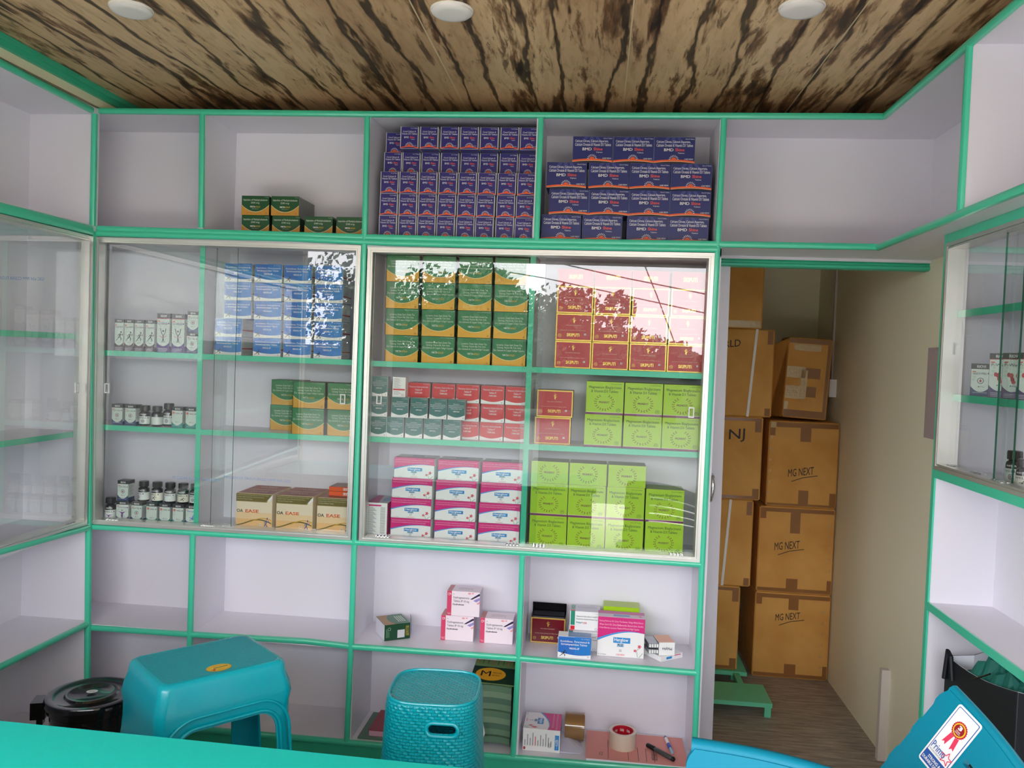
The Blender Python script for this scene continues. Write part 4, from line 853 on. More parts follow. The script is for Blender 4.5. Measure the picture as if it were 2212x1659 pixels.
# -- small supplement cartons and bottles (first bay of the left glazed cabinet)
MINT = mat((214, 226, 220), .38); BK2 = mat((34, 36, 40), .35); BROWN = mat((62, 34, 36), .38); VIOL = mat((76, 52, 124), .38); NVY = mat((40, 62, 104), .38); TEA2 = mat((34, 140, 132), .38); PUR2 = mat((126, 66, 140), .4); BLU3 = mat((50, 86, 180), .38)
LEAFP = mat((194, 216, 200), .4)
def health(W, Hh, bot, title, tcol, emb, band=.15, bt=.28, red=False, D=.04):
    asp = W / Hh; a = Art()
    a.rect(0, 1 - band, 1, 1, BK2, 1); a.text('RIOVI', .3, 1 - band * .78, .74, 1 - band * .28, WHT, 3, .02)
    if red: a.rect(0, 1 - band - .014, 1, 1 - band, mat((206, 60, 80), .4), 2)
    a.band(lambda u: bt - .17 * asp * 1.9 * (1 - (2 * u - 1) ** 2), lambda u: 0, bot, 1)
    for k in range(3): a.ell(.14 + .05 * k, .5 + .09 * k, .09, .035 * asp + .02, LEAFP, 1, 8)
    yb = 1 - band - .09; a.rect(.08, yb + .0, .26, yb + .028, CORAL, 2); a.text(title, .36 if emb == 'bp' else .1, yb - .075, .8, yb - .012, tcol, 3, .006); a.ell(.9, yb - .04, .05, .05 * asp, tcol, 3, 10)
    v = .5 if band < .14 else .47
    if emb == 'run': runner(a, .16, .3, .92, .62, BLK, 3)
    elif emb == 'drop': a.ring(.5, v, .17, .17 * asp, .2, NVY, 2); a.poly([(.5, v + .11 * asp), (.57, v - .02 * asp), (.5, v - .1 * asp), (.43, v - .02 * asp)], mat((170, 30, 50), .4), 3)
    elif emb == 'body':
        a.ell(.5, .55, .07, .07 * asp, NVY, 3, 10); a.line([(.28, .62), (.36, .5), (.52, .42), (.46, .28)], .05, NVY, 2, 1 / asp); a.line([(.72, .62), (.64, .5), (.48, .42), (.56, .28)], .05, BK2, 2, 1 / asp); a.line([(.22, .42), (.5, .37), (.74, .42)], .03, mat((206, 60, 110), .4), 3, 1 / asp)
    elif emb == 'woman': a.ell(.48, .56, .05, .05 * asp, PUR2, 3, 10); a.poly([(.2, .5), (.48, .47), (.78, .5), (.58, .42), (.55, .24), (.49, .16), (.43, .24), (.42, .42)], PUR2, 3)
    elif emb == 'wing': a.poly([(.3, .42), (.55, .38), (.8, .6), (.7, .42), (.82, .3), (.6, .3)], mat((120, 140, 206), .4), 3)
    elif emb == 'prawn':
        for q in ((.45, .5, .1, .06), (.5, .42, .1, .05), (.56, .36, .1, .04), (.32, .52, .08, .05), (.72, .5, .07, .05)): a.ell(*q, mat((196, 44, 66), .4), 3, 10)
    elif emb == 'bp': a.text('BP', .1, yb - .08, .3, yb + .01, CORAL, 4, .03)
    a.ell(.42, bt * .55 + .12, .035, .035 * asp, BK2, 3, 8); a.text('60 Tabs', .48, bt * .55 + .105, .7, bt * .55 + .135, DGREY, 3)
    for k in range(3 if Hh > .1 else 1): a.rect(.12, bt * .32 - .035 * k, .86 - .05 * k, bt * .32 + .014 - .035 * k, mat((196, 196, 210), .4), 3)
    sd = Art(); sd.rect(0, 1 - band, 1, 1, BK2, 1); sd.rect(0, 0, 1, bt * .6, bot, 1)
    for k in range(10): sd.rect(.1, .76 - .05 * k, .5 + .35 * ((k * 3) % 4) / 4, .775 - .05 * k, MIDG, 2)
    return carton('supplement_carton', W, D, Hh, {'front': MINT, 'right': mat((206, 212, 210), .4), 'left': mat((206, 212, 210), .4), 'top': BK2, 'edge': mat((150, 154, 154), .4)}, a, None, sd, sd)
Wr = .0345; ME_RUN = health(.0345, .1135, BROWN, 'Ortho Well', DGREY, 'run', .11, .27)
z1 = ZS['1'] + .0095; xm = None
for i, px in enumerate((247.7, 268.6, 290.5, 314.3)): xm = cl('supplement_carton', ME_RUN, px, 720, 2.766, z1, .0345, .04, 'slim dark brown and white supplement carton, %s from left beside the purple ones' % ORD[i], 'carton', 'slim brown supplement cartons', 0, xm)
ME_UW = health(.0482, .139, VIOL, 'U-Well', VIOL, 'body', .125, .27, True)
for i, px in enumerate((338.8, 370.8)): xm = cl('supplement_carton', ME_UW, px, 720, 2.766, z1, .0482, .04, 'tall purple and white supplement carton on the upper shelf, %s of the pair' % ('left', 'right')[i], 'carton', 'tall purple supplement cartons', 0, xm)
ME_GL = health(.0412, .0745, NVY, 'GLUCO WELL', DGREY, 'drop', .17, .3)
xk = xm
for lv, px in ((0, 403.2), (1, 404.8)): cl('supplement_carton', ME_GL, px, 740 - 48 * lv, 2.768, z1 + lv * .0752, .0412, .04, 'small navy and white supplement carton beside the purple pair, %s of two stacked' % ('lower', 'upper')[lv], 'carton', 'small navy supplement cartons', 0, xk)
ME_BP = health(.0412, .0745, TEA2, 'WELL', DGREY, 'bp', .17, .3)
z2s = ZS['2'] + .0095; xm = None
for i, px in enumerate((241.5, 270)): xm = cl('supplement_carton', ME_GL, px, 890, 2.766, z2s, .0442 if 0 else .0412, .04, 'small navy and white supplement carton at the left of the middle shelf, %s of two' % ('left', 'right')[i], 'carton', 'small navy supplement cartons', 0, xm)
xm = None
for i, px in enumerate((371, 400.8)): xm = cl('supplement_carton', ME_BP, px, 895, 2.757, z2s, .0412, .04, 'small teal and white supplement carton on the middle shelf, %s of two' % ('left', 'right')[i], 'carton', 'small teal supplement cartons', 0, xm)
zb0 = ZMID + .0095
ME_WM = health(.0475, .0745, PUR2, 'Fertility Well', PUR2, 'woman', .17, .3); ME_WG = health(.0412, .0745, BLU3, 'Well', BLU3, 'wing', .17, .3)
xm = None
for px, me, wd, lb in ((250.7, ME_WM, .0475, 'small violet and white supplement carton in the bottom row, nearest the left frame'), (283, ME_GL, .0412, 'small navy and white supplement carton in the bottom row, beside the violet one'),
                       (315.5, ME_BP, .0412, 'small teal and white supplement carton in the bottom row, first of three'), (343.8, ME_BP, .0412, 'small teal and white supplement carton in the bottom row, second of three'),
                       (372.4, ME_BP, .0412, 'small teal and white supplement carton in the bottom row, third of three'), (400.8, ME_WG, .0302, 'small blue winged-print supplement carton half hidden behind the divider, bottom row')):
    xm = cl('supplement_carton', me, px, 1110, 2.757, zb0, wd if me is not ME_WG else .0412, .06 if 0 else .04, lb, 'carton', 'bottom row of supplement cartons', 0, xm)
cl('supplement_carton', ME_GL, 254, 1050, 2.757, zb0 + .0751, .0412, .04, 'small navy and white supplement carton standing on top of the bottom row', 'carton', 'small navy supplement cartons')
# bottles
BOT = mat((22, 22, 26), .16, coat=.3); CAPM = mat((14, 14, 16), .3)
def bottle(me_key, r=.0195, h=.073, label_=mat((228, 234, 232), .35), title='WELL', tcol=NVY, emb='drop'):
    b = MB(); b.lathe([(0, 0), (r * .94, 0), (r, .003), (r, .6 * h), (r * .93, .655 * h), (r * .72, .70 * h), (r * .66, .72 * h), (r * .66, .8 * h), (0, .8 * h)], BOT, 28)
    c = MB(); c.lathe([(r * .80, .735 * h), (r * .84, .745 * h), (r * .84, .985 * h), (r * .78, h), (0, h)], CAPM, 32)
    for k in range(16): t_ = 2 * pi * k / 16; c.tube([(r * .85 * cos(t_), r * .85 * sin(t_), .75 * h), (r * .85 * cos(t_), r * .85 * sin(t_), .97 * h)], .0007, CAPM, 4)
    l = MB(); N = 20; z0_, z1_ = .09 * h, .47 * h
    l.lathe([(r + .0003, z0_), (r + .0003, z1_)], label_, 28)
    a = Art(); a.text(title, .36, .72, .6, .9, DGREY, 2, .01); a.ell(.64, .8, .02, .07, tcol, 2, 8)
    if emb == 'drop': a.ring(.5, .38, .045, .2, .3, NVY, 2); a.ell(.5, .38, .015, .08, mat((170, 30, 50), .4), 3, 8)
    elif emb == 'run': runner(a, .42, .1, .6, .6, BLK, 3)
    elif emb == 'woman': a.poly([(.4, .5), (.5, .45), (.6, .5), (.52, .35), (.5, .05), (.48, .35)], PUR2, 3)
    else:
        for k in range(3): a.rect(.38, .15 + .15 * k, .56 + .02 * k, .19 + .15 * k, MIDG, 2)
    f = lambda u, v, o: ((r + .0004 + o) * sin((u - .5) * 2 * pi), -(r + .0004 + o) * cos((u - .5) * 2 * pi), z0_ + v * (z1_ - z0_))
    l.art(a, f)
    n_ = Art(); n_.text('RIOVI', .41, .08, .59, .42, WHT, 1, .02); b.art(n_, lambda u, v, o: ((r + .0002 + o) * sin((u - .5) * 2 * pi), -(r + .0002 + o) * cos((u - .5) * 2 * pi), z1_ + .004 + v * .15 * h))
    return (b.mesh('bottle_body'), c.mesh('bottle_cap'), l.mesh('bottle_label'))
B_D = bottle('d'); B_R = bottle('r', emb='run', label_=mat((232, 230, 214), .35)); B_T = bottle('t', emb=''); B_W = bottle('w', r=.0195, h=.083, emb='woman', tcol=PUR2); B_H = bottle('h', h=.083)
def put_bottle(ms, px, py, Y, z, lb, rz=0, grp='dark supplement bottles', X=None):
    x = onY(px, py, Y).x if X is None else X
    t_ = thing('supplement_bottle', (x, Y, z), lb, 'bottle', grp, rz)
    for m_, nm in zip(ms, ('bottle_body', 'bottle_cap', 'bottle_label')): ob(nm, m_, t_, local=True)
put_bottle(B_D, 313.5, 890, 2.79, z2s, 'small black capped bottle with white label, beside the two navy cartons, middle shelf', .15)
put_bottle(B_T, 340, 890, 2.785, z2s, 'small black bottle turned to its green-white back label, middle of three on the shelf', 2.6)
put_bottle(B_H, 365, 890, 2.81, z2s, 'taller black bottle half hidden behind the small teal cartons', .1)
zt2 = zb0 + .0751
for ms, px, rz, lb in ((B_D, 311, -.5, 'black bottle on the bottom row of cartons, next to the standing navy carton'), (B_R, 340, -.25, 'black bottle with runner label, second of the bottles on the bottom row'),
                       (B_T, 368, .1, 'black bottle with a lined label, third of the bottles on the bottom row'), (B_R, 396, .2, 'black bottle with cream runner label, fourth of the bottles on the bottom row'), (B_D, 422.5, .0, 'black bottle partly behind the divider, last of the bottles on the bottom row')):
    put_bottle(ms, px, 1060, 2.782, zt2, lb, rz)
put_bottle(B_W, 239, 1100, 2.776, zb0, 'taller black bottle with violet figure on the bottom shelf by the left frame', .25)

# -- right-hand cabinet stock
def put_r(me, px, py, x, z, W, lb, rz, grp=None):
    p = onX(px, py, x); ob('supplement_carton', me, None, lb, 'carton', grp, None, (p.x, p.y, z), rz)
zR2, zR1 = ZRS[1] + .0095, zr['g0'] + .0095
put_r(health(.0475, .0860, NVY, 'GLUCO WELL', DGREY, 'drop', .17, .3), 2123, 815, 1.026, zR2, .0475, 'navy and white supplement carton on the right cabinet shelf, left of the crayfish-print ones', radians(-38))
ME_PR = health(.0475, .1130, mat((74, 56, 110), .38), 'P-Well', DGREY, 'prawn', .13, .28, True)
for px, x, lb, rz in ((2162, 1.034, 'red crayfish-print supplement carton beside the navy one, right cabinet', -34), (2194, 1.032, 'red crayfish-print supplement carton in the middle of three, right cabinet', -44), (2228, 1.034, 'red crayfish-print supplement carton cut by the right edge, right cabinet', -50)):
    put_r(ME_PR, px, 810, x, zR2, .0412, lb, radians(rz), 'crayfish-print cartons')
for px, x, ms, lb in ((2190, 1.045, B_H, 'black bottle with white label at the bottom of the right cabinet, further back'), (2214, 1.02, B_R, 'black bottle with cream and red label at the bottom of the right cabinet, nearer')):
    p = onX(px, 1030, x); put_bottle(ms, 0, 0, p.y, zR1, lb, radians(-48), 'bottles in the right cabinet', p.x)

# ------------------------------------------------------------------ loose packs on the open lower shelves
zlow = ZLOW + .0095; zbase = ZBASE + .0095
PKW = mat((240, 226, 234), .42); PKR = mat((214, 68, 108), .4); PKS = mat((232, 160, 170), .42); LAV = mat((150, 140, 200), .42); DRK = mat((40, 26, 70), .42)
Wd, Hd, Dd = .1165, .0880, .075
a = Art(); a.rect(0, 0, .14, 1, PKR, 1); a.text('CM', .03, .82, .12, .92, WHT, 3, .005); a.text('Dydroboss', .02, .1, .13, .125, WHT, 3); a.text('Tablets', .03, .06, .12, .085, WHT, 3, .02)
a.text('Rx', .19, .86, .225, .9, DGREY, 3); a.text('Dydrogesterone', .19, .68, .68, .79, DGREY, 3, .004); a.text('Tablets IP 10 mg', .19, .54, .68, .65, DGREY, 3, .004); a.text('Dydroboss', .18, .42, .52, .5, DRK, 3, .03)
a.poly([(.70, .70), (.77, .70), (1, .87), (1, .945), (.955, .93)], DRK, 2); a.poly([(.80, .655), (.89, .60), (1, .69), (1, .80)], LAV, 2); a.poly([(.90, .545), (.95, .51), (1, .55), (1, .65)], PKS, 2)
a.ell(.68, .93, .05, .04, PKS, 2, 8); a.ell(.78, .94, .04, .03, PKS, 2, 8)
at = Art(); at.rect(0, 0, .14, 1, mat((200, 130, 130), .45), 1); at.text('Dydrogesterone', .3, .5, .75, .62, MIDG, 2); at.text('Tablets IP 10 mg', .3, .3, .75, .42, MIDG, 2)
ME_D = carton('tablet_carton', Wd, Dd, Hd, {'front': PKW, 'right': mat((206, 196, 204), .45), 'edge': mat((236, 214, 226), .4)}, a, at)
for px, py, z, lb, rz in ((953, 1340, zlow, 'pink-striped white tablet carton on the lower shelf, bottom left of three', 0), (1037.5, 1345, zlow, 'pink-striped white tablet carton on the lower shelf, bottom right of three', 0), (966, 1290, zlow + Hd + .0005, 'pink-striped white tablet carton standing on top of the other two', 0)):
    cl('tablet_carton', ME_D, px, py, 2.805, z, Wd, Dd, lb, 'carton', 'pink-striped tablet cartons', rz)
# opened green carton lying on its side, white flap out
gx = thing('opened_carton', onY(848, 1376, 2.815).xy.to_3d() + Vector((0, 0, zlow)), 'opened green and gold carton lying on its side with a white end flap sticking out', 'carton', None, radians(32))
aa = Art(); aa.ring(.18, .72, .06, .1, .15, GTX, 2); aa.rect(.5, .12, .78, .62, LGREY, 2)
for k in range(3): aa.rect(.06 + .05 * k, .2, .08 + .05 * k, .75 - .1 * k, mat((120, 160, 130), .4), 2)
aa.text('VIKTAGOLD', .82, .2, .95, .85, GLD2, 3)
ta = Art(); ta.rect(0, 0, .42, 1, mat((160, 124, 84), .4), 1); ta.ell(.62, .5, .34, .5, mat((60, 112, 84), .35), 2); ta.rect(.7, 0, 1, 1, mat((60, 112, 84), .35), 1)
for k in range(4): ta.rect(.62 + .08 * k, .2, .65 + .08 * k, .8, GTX, 3)
ob('carton_body', carton('carton_body', .094, .105, .056, {'front': mat((14, 70, 40), .35), 'left': mat((222, 222, 230), .45), 'top': mat((60, 112, 84), .35), 'edge': mat((16, 44, 28), .4)}, aa, ta), gx, local=True)
fb = MB(); fb.add([(.047, -.052, .002), (.047, .045, .002), (.047, .045, .052), (.047, -.052, .054), (.078, .02, .004), (.086, .06, .004), (.086, .066, .05), (.074, .015, .056)],
                  [(0, 4, 7, 3), (4, 5, 6, 7), (0, 3, 7, 4), (4, 7, 6, 5)], mat((214, 214, 228), .5)); ob('end_flap', fb, gx, local=True, label='white inside of the end flap')
# cluster on the right-hand lower shelf
Rx = 'carton'
sk = thing('opened_carton', (onY(1182, 1396, 2.845).x, 2.845 + .04, zlow), 'dark red and gold capsule carton with its black lid opened, right lower shelf', 'carton', None, radians(0))
ob('carton_body', carton('carton_body', .122, .075, .0905, {'front': GFOIL, 'edge': GFOIL, 'right': mat((26, 10, 12), .3), 'left': mat((40, 16, 18), .3), 'top': mat((36, 14, 18), .3)}, redfront(.122, .0905, True, mat((104, 16, 28), .25))), sk, local=True)
lm = MB(); lm.add([(-.061, .035, .0905), (.061, .035, .0905), (.061, .03, .125), (-.061, .03, .125), (.061, -.034, .0955), (-.061, -.034, .0955)], [(0, 1, 2, 3), (3, 2, 1, 0), (0, 5, 4, 1), (0, 1, 4, 5)], mat((24, 22, 26), .2)); lm.box((-.055, -.03, .0905), (.055, .03, .0945), mat((60, 62, 70), .25, .5)); ob('carton_lid', lm, sk, local=True, label='black opened lid with foil showing')
Wz, Hz, Dz = .105, .0665, .07
a = Art(); a.rect(.03, .26, .17, 1, mat((30, 138, 110), .4), 1); a.rect(.03, .02, .17, .22, mat((210, 36, 50), .4), 1); a.text('10 x 10 Capsules', .72, .9, .96, .94, MIDG); a.text('Rabeprazole Sodium (Enteric Coated) &', .22, .68, .92, .78, DGREY); a.text('Domperidone (Sustained Release) Capsules', .22, .54, .97, .64, DGREY); a.text('Rabgol', .22, .35, .42, .46, mat((30, 140, 130), .4), 3, .02); a.text('-DSR', .43, .35, .57, .45, mat((214, 70, 80), .4), 3, .02); a.ring(.88, .1, .05, .06, .2, MIDG, 3)
at = Art(); at.rect(.03, 0, .17, .2, mat((206, 96, 100), .4), 1); at.rect(.03, .3, .17, 1, mat((120, 170, 150), .4), 1); at.text('Rabeprazole Sodium & Domperidone', .25, .55, .9, .7, MIDG)
ME_Z = carton('capsule_carton', Wz, Dz, Hz, {'front': WHT, 'top': mat((214, 212, 222), .45), 'edge': LGREY}, a, at)
cl('capsule_carton', ME_Z, 1225.5, 1390, 2.80, zlow, Wz, Dz, 'white carton with green and red stripe, lower of two behind the small blue carton', Rx)
cl('capsule_carton', ME_Z, 1231, 1330, 2.812, zlow + Hz + .0005, Wz, Dz, 'white carton with green and red stripe, stacked on the lower one', Rx)
Wb, Hb = .1115, .0725
cl('tablet_carton', carton('tablet_carton', Wb, .05, Hb, {'front': BLUE, 'right': LGREY, 'top': mat((120, 150, 196), .4), 'edge': WHT}, bluefront(), (lambda t: (t.rect(0, 0, .3, 1, WHT, 1), t.text('VIKDOL-SP', .36, .4, .66, .6, LGREY, 2), t)[2])(Art())), 1205, 1400, 2.722, zlow, Wb, .05, 'small blue and white tablet carton standing in front on the right lower shelf', Rx, None, 0)
Wq, Hq = .1585, .1355
L3 = ['Evening Primrose Oil, Green Tea Extract, Ginkgo Biloba Extract,', 'Wheat Germ Oil, Citrus Bioflavonoids, Betacarotene, Inositol,', 'Choline Bitartrate, Lycopene, Vitamins & Minerals Softgel Capsules']
at = Art(); at.rect(0, .55, 1, 1, mat((206, 104, 156), .4), 1); at.rect(.33, .2, .68, .45, mat((120, 160, 206), .4), 2); flower(at, .9, .3, .04, .1)
cl('capsule_carton', carton('capsule_carton', Wq, .07, Hq, {'front': WHT, 'top': mat((220, 206, 220), .4), 'edge': mat((236, 220, 230), .4)}, glow(Wq, Hq, L3, True), at), 1290.5, 1380, 2.764, zlow, Wq, .07, 'large pink and white capsule carton in the middle of the right lower shelf', Rx)
cl('tablet_carton', carton('tablet_carton',   .126, .07, .1415, {'front': LIME, 'top': mat((176, 196, 100), .4), 'edge': LIME}), 1303, 1330, 2.866, zlow, .126, .07, 'lime carton hidden behind the large pink carton, right lower shelf', Rx)
fl = Art(); fl.rect(.25, .3, .5, .75, LBL, 2); fl.rect(.62, .7, .9, .85, PKR, 2)
p = onY(1428, 1405, 2.80)
ob('capsule_carton', carton('capsule_carton', .10, .10, .018, {'front': WHT, 'right': WHT, 'top': WHT}, fl, None, fl), None, 'thin white carton lying flat under the pill box, right end of the lower shelf', Rx, None, None, (p.x + .004, 2.815, zlow), radians(38))
mk = thing('opened_carton', (p.x + .008, 2.80, zlow + .0185), 'small white carton with upside-down lettering and silver blister strips, right lower shelf', 'carton', None, radians(12))
am = Art(); am.text('Malyka', .82, .66, .2, .4, DRK, 3, .03)
ob('carton_body', carton('carton_body', .055, .075, .044, {'front': WHT, 'top': mat((232, 176, 150), .45), 'left': mat((170, 160, 160), .4), 'edge': WHT}, am), mk, local=True)
bl = MB()
for k in range(2):
    zz = .004 + k * .02; bl.add([(-.062, -.03, zz), (-.029, -.034, zz), (-.029, .03, zz + .003), (-.062, .03, zz + .003), (-.062, -.03, zz + .015), (-.029, -.034, zz + .015), (-.029, .03, zz + .018), (-.062, .03, zz + .018)], [(0, 1, 2, 3), (4, 7, 6, 5), (0, 4, 5, 1), (0, 3, 7, 4), (3, 2, 6, 7), (1, 5, 6, 2)], mat((170, 172, 178), .25, .8))
    for q in range(4): bl.tube([(-.057 + .0085 * q, -.0335, zz + .003), (-.057 + .0085 * q, -.0335, zz + .013)], .0032, WHT, 8)
ob('blister_strips', bl, mk, local=True, label='silver blister strips of white tablets')

# bottom shelf, right: fallen carton, tapes, ledger, pens
hb = glow(Wp, Hp, L2); rot = Art(); rot.sub(hb, lambda u, v: (v, 1 - u))
fr_ = Art(); fr_.rect(.86, .12, .97, .78, LBL, 2); fr_.text('Herglow', .875, .16, .955, .74, WHT, 3)
for k in range(11): fr_.rect(.05 + .07 * k, .25, .07 + .07 * k, .5 + .4 * ((k * 3) % 5) / 5, MIDG if k not in (4,) else CORAL, 2)
fr_.rect(.68, .2, .76, .42, LGREY, 2); fr_.ell(.05, .12, .03, .07, mat((180, 50, 60), .4), 2)
hg = thing('opened_carton', (onY(1168, 1634, 2.735).x, 2.735 + .065, zbase), 'pink and white capsule carton lying on its side on the bottom shelf, end flap open', 'carton')
ob('carton_body', carton('carton_body', .1275, .13, .0775, {'front': WHT, 'top': WHT, 'right': mat((120, 120, 140), .5), 'edge': WHT}, fr_, rot), hg, local=True)
fb = MB(); fb.add([(.064, -.064, .001), (.064, -.064, .006), (.137, -.058, .001), (.145, -.03, .001), (.135, .02, .001), (.064, .045, .03), (.137, -.058, .002), (.145, -.03, .002), (.135, .02, .002)],
                  [(0, 2, 3, 4, 5), (1, 5, 8, 7, 6), (0, 1, 6, 2), (2, 6, 7, 3), (3, 7, 8, 4)], mat((206, 206, 224), .5)); ob('end_flap', fb, hg, local=True)
tp = thing('tape_roll', (onY(1242, 1560, 2.85).x, 2.85, zbase + .047), 'brown parcel tape roll standing on its edge on the bottom shelf', 'tape roll')
def ringprof(r0, r1, w_): return [(r0, -w_ / 2), (r1, -w_ / 2), (r1, w_ / 2), (r0, w_ / 2), (r0, -w_ / 2)]
tb = MB(); tb.lathe(ringprof(.038, .047, .067), mat((134, 98, 52), .12, coat=.8), 48, axis='x'); ob('tape_winding', tb, tp, local=True)
tb = MB(); tb.lathe(ringprof(.0355, .0379, .069), mat((150, 36, 40), .5), 40, axis='x'); ob('tape_core', tb, tp, local=True, label='red cardboard core')
# ledger
lg = MB(); A_, B_ = onZ(1271, 1578, zbase + .01), onZ(1478, 1600, zbase + .01)
lx0, lx1 = onY(1266, 1640, 2.705).x, .352
PNK = mat((226, 150, 142), .5)
lgt = thing('ledger', ((lx0 + lx1) / 2, 2.8, zbase), 'pink ruled account book lying on the bottom shelf under the clear tape', 'book')
lg.box((lx0, 2.703, zbase), (lx1, 2.905, zbase + .008), mat((226, 226, 236), .6)); ob('pages', lg, lgt)
cv = MB(); cv.box((lx0 - .002, 2.701, zbase + .008), (lx1 + .001, 2.907, zbase + .0095), PNK)
ca = Art(); INK = mat((90, 66, 70), .6)
for u in (.22, .42, .52, .6, .68): ca.line([(u, .04), (u, .5 if u > .3 else .7)], .005, INK, 1)
ca.text('MEDICINE BILL', .655, .5, .715, .1, INK, 2); ca.text('N. Dt.', .13, .25, .17, .12, INK, 2)
cv.art(ca, lambda u, v, o: (lx0 + u * (lx1 - lx0), 2.701 + v * .206, zbase + .0096 + o)); ob('cover', cv, lgt, label='pink printed cover')
zc = zbase + .0098
ct = thing('tape_roll', (onY(1345, 1612, 2.785).x, 2.81, zc + .0275), 'clear parcel tape roll with red core lying on the pink account book', 'tape roll')
tb = MB(); tb.lathe(ringprof(.037, .047, .055), mat((214, 198, 180), .12, coat=.8), 56); ob('tape_winding', tb, ct, local=True)
tb = MB(); tb.lathe(ringprof(.0345, .0369, .0555), mat((190, 20, 44), .45), 48)
ca = Art()
for k in range(9):
    for q in (.28, .72): ca.text('Oddy', .05 + .11 * k, q - .13, .115 + .11 * k, q + .1, WHT, 1, .02)
tb.art(ca, lambda u, v, o: ((.0343 - o) * cos(-2 * pi * u), (.0343 - o) * sin(-2 * pi * u), -.027 + v * .054)); ob('tape_core', tb, ct, local=True, label='red core printed with white lettering')
def penlike(name, lb, P, Q, r, cols, cat):
    P = Vector(P); Q = Vector(Q); t_ = thing(name, (P + Q) / 2, lb, cat)
    for nm, u0, u1, rr, m_ in cols:
        b = MB(); b.tube([P.lerp(Q, u0), P.lerp(Q, u0 + .02), P.lerp(Q, u1 - .02), P.lerp(Q, u1)], [rr * .85 * r, rr * r, rr * r, rr * .8 * r], m_, 12); ob(nm, b, t_)
m0, m1 = onZ(1398, 1609, zc + .008), onZ(1456, 1641, zc + .008)
penlike('marker_pen', 'black marker pen lying on the pink account book', m0, m1, .0082, (('pen_cap', 0, .3, 1, mat((20, 20, 22), .3)), ('pen_barrel', .3, .92, .95, mat((70, 74, 74), .35)), ('pen_end', .92, 1, .98, mat((16, 16, 18), .3))), 'pen')
m0, m1 = onZ(1437, 1592, zc + .006), onZ(1452, 1626, zc + .006)
penlike('ballpoint_pen', 'blue and white pen lying beside the black marker on the account book', m0, m1, .0062, (('pen_end', 0, .08, .9, mat((40, 70, 150), .3)), ('pen_barrel', .08, .45, 1, WHT), ('pen_grip', .45, .72, 1.05, mat((40, 86, 190), .3)), ('pen_tip', .72, 1, .9, mat((150, 190, 210), .2))), 'pen')
# bottom shelf, middle: folder, book, bundle of folded green cartons
fo = onY(772, 1600, 2.712).x
ob('folder', B(mat((96, 128, 112), .45), ((fo, 2.712, zbase), (fo + .15, 2.915, zbase + .006))), None, 'grey-green folder lying on the bottom shelf left of the woven stool', 'folder')
bk = thing('book', (fo + .08, 2.80, zbase + .0065), 'dark red book lying on the grey-green folder', 'book')
ob('pages', B(mat((236, 176, 200), .6), ((fo + .036, 2.728, zbase + .0068), (fo + .128, 2.888, zbase + .026))), bk, label='pink page block'); ob('cover', B(mat((150, 34, 52), .35), ((fo + .034, 2.726, zbase + .026), (fo + .13, 2.89, zbase + .028))), bk)
GRC = [(96, 128, 104), (112, 142, 116), (84, 116, 96), (124, 150, 124)]
bx0, bx1 = -.392, -.236
zq = zbase + .012
for k in range(9):
    hh = .0215; dx = -.004 * (8 - k) * .6 + .003 * ((k * 5) % 3); y0 = 2.735 + .004 * ((k * 7) % 4); dx0 = .012 * max(0, 3 - k)
    b = MB(); N = 6
    vs = []
    for e in (0, 1):
        for i in range(N + 1):
            u = i / N; xx = bx0 + dx0 + .004 * ((k * 3) % 3) + u * (bx1 - bx0 - dx0 - .012); zz = zq + k * (hh + .0006) + .006 * sin(pi * u)
            vs += [(xx, y0, zz + e * hh), (xx, 2.90, zz + e * hh)]
    n2 = 2 * (N + 1); fs = []
    for i in range(N): a_ = 2 * i; fs += [(a_, a_ + 1, a_ + 3, a_ + 2), (n2 + a_, n2 + a_ + 2, n2 + a_ + 3, n2 + a_ + 1), (a_, a_ + 2, n2 + a_ + 2, n2 + a_), (a_ + 1, n2 + a_ + 1, n2 + a_ + 3, a_ + 3)]
    fs += [(0, n2, n2 + 1, 1), (2 * N, 2 * N + 1, n2 + 2 * N + 1, n2 + 2 * N)]
    b.add(vs, fs, mat(GRC[k % 4], .5)); ob('folded_carton', b, None, 'flattened green carton in the bundle on the bottom shelf, %s from the bottom' % ORD[k], 'carton', 'flattened green cartons')
zq2 = zq + 9 * .0221 + .010
fc = MB(); P0, P1, P2, P3 = Vector((bx0 - .004, 2.745, zq2)), Vector((bx1 - .004, 2.745, zq2 - .004)), Vector((bx1 - .012, 2.925, zq2 + .036)), Vector((bx0 + .004, 2.925, zq2 + .042))
nrm = (P1 - P0).cross(P3 - P0).normalized(); tk = nrm * -.006
fc.add([P0, P1, P2, P3, P0 + tk, P1 + tk, P2 + tk, P3 + tk], [(0, 1, 2, 3), (4, 7, 6, 5), (0, 4, 5, 1), (1, 5, 6, 2), (2, 6, 7, 3), (3, 7, 4, 0)], mat((110, 138, 88), .5))
fa = Art(); fa.rect(0, 0, 1, .5, mat((24, 54, 40), .45), 1); fa.ell(.42, .27, .34, .2, mat((222, 160, 40), .4), 2); fa.text('M', .2, .2, .42, .36, BLK, 3, .01); fa.text('MEDICURE', .46, .3, .66, .34, BLK, 3); fa.text('BIOTECH', .46, .22, .62, .26, BLK, 3)
for k in range(8): fa.rect(.06 + .115 * k, .58, .075 + .115 * k, .72 + .2 * ((k * 3) % 4) / 4, mat((60, 80, 44), .5) if k % 3 else CORAL, 2)
fa.line([(0, .95), (1, .94)], .015, mat((70, 92, 60), .5), 2)
fc.art(fa, lambda u, v, o: (P0 + (P1 - P0) * u + (P3 - P0) * v + nrm * o))
ob('folded_carton', fc, None, 'flattened green carton with an orange oval, tilted upright on top of the green bundle', 'carton', 'flattened green cartons')
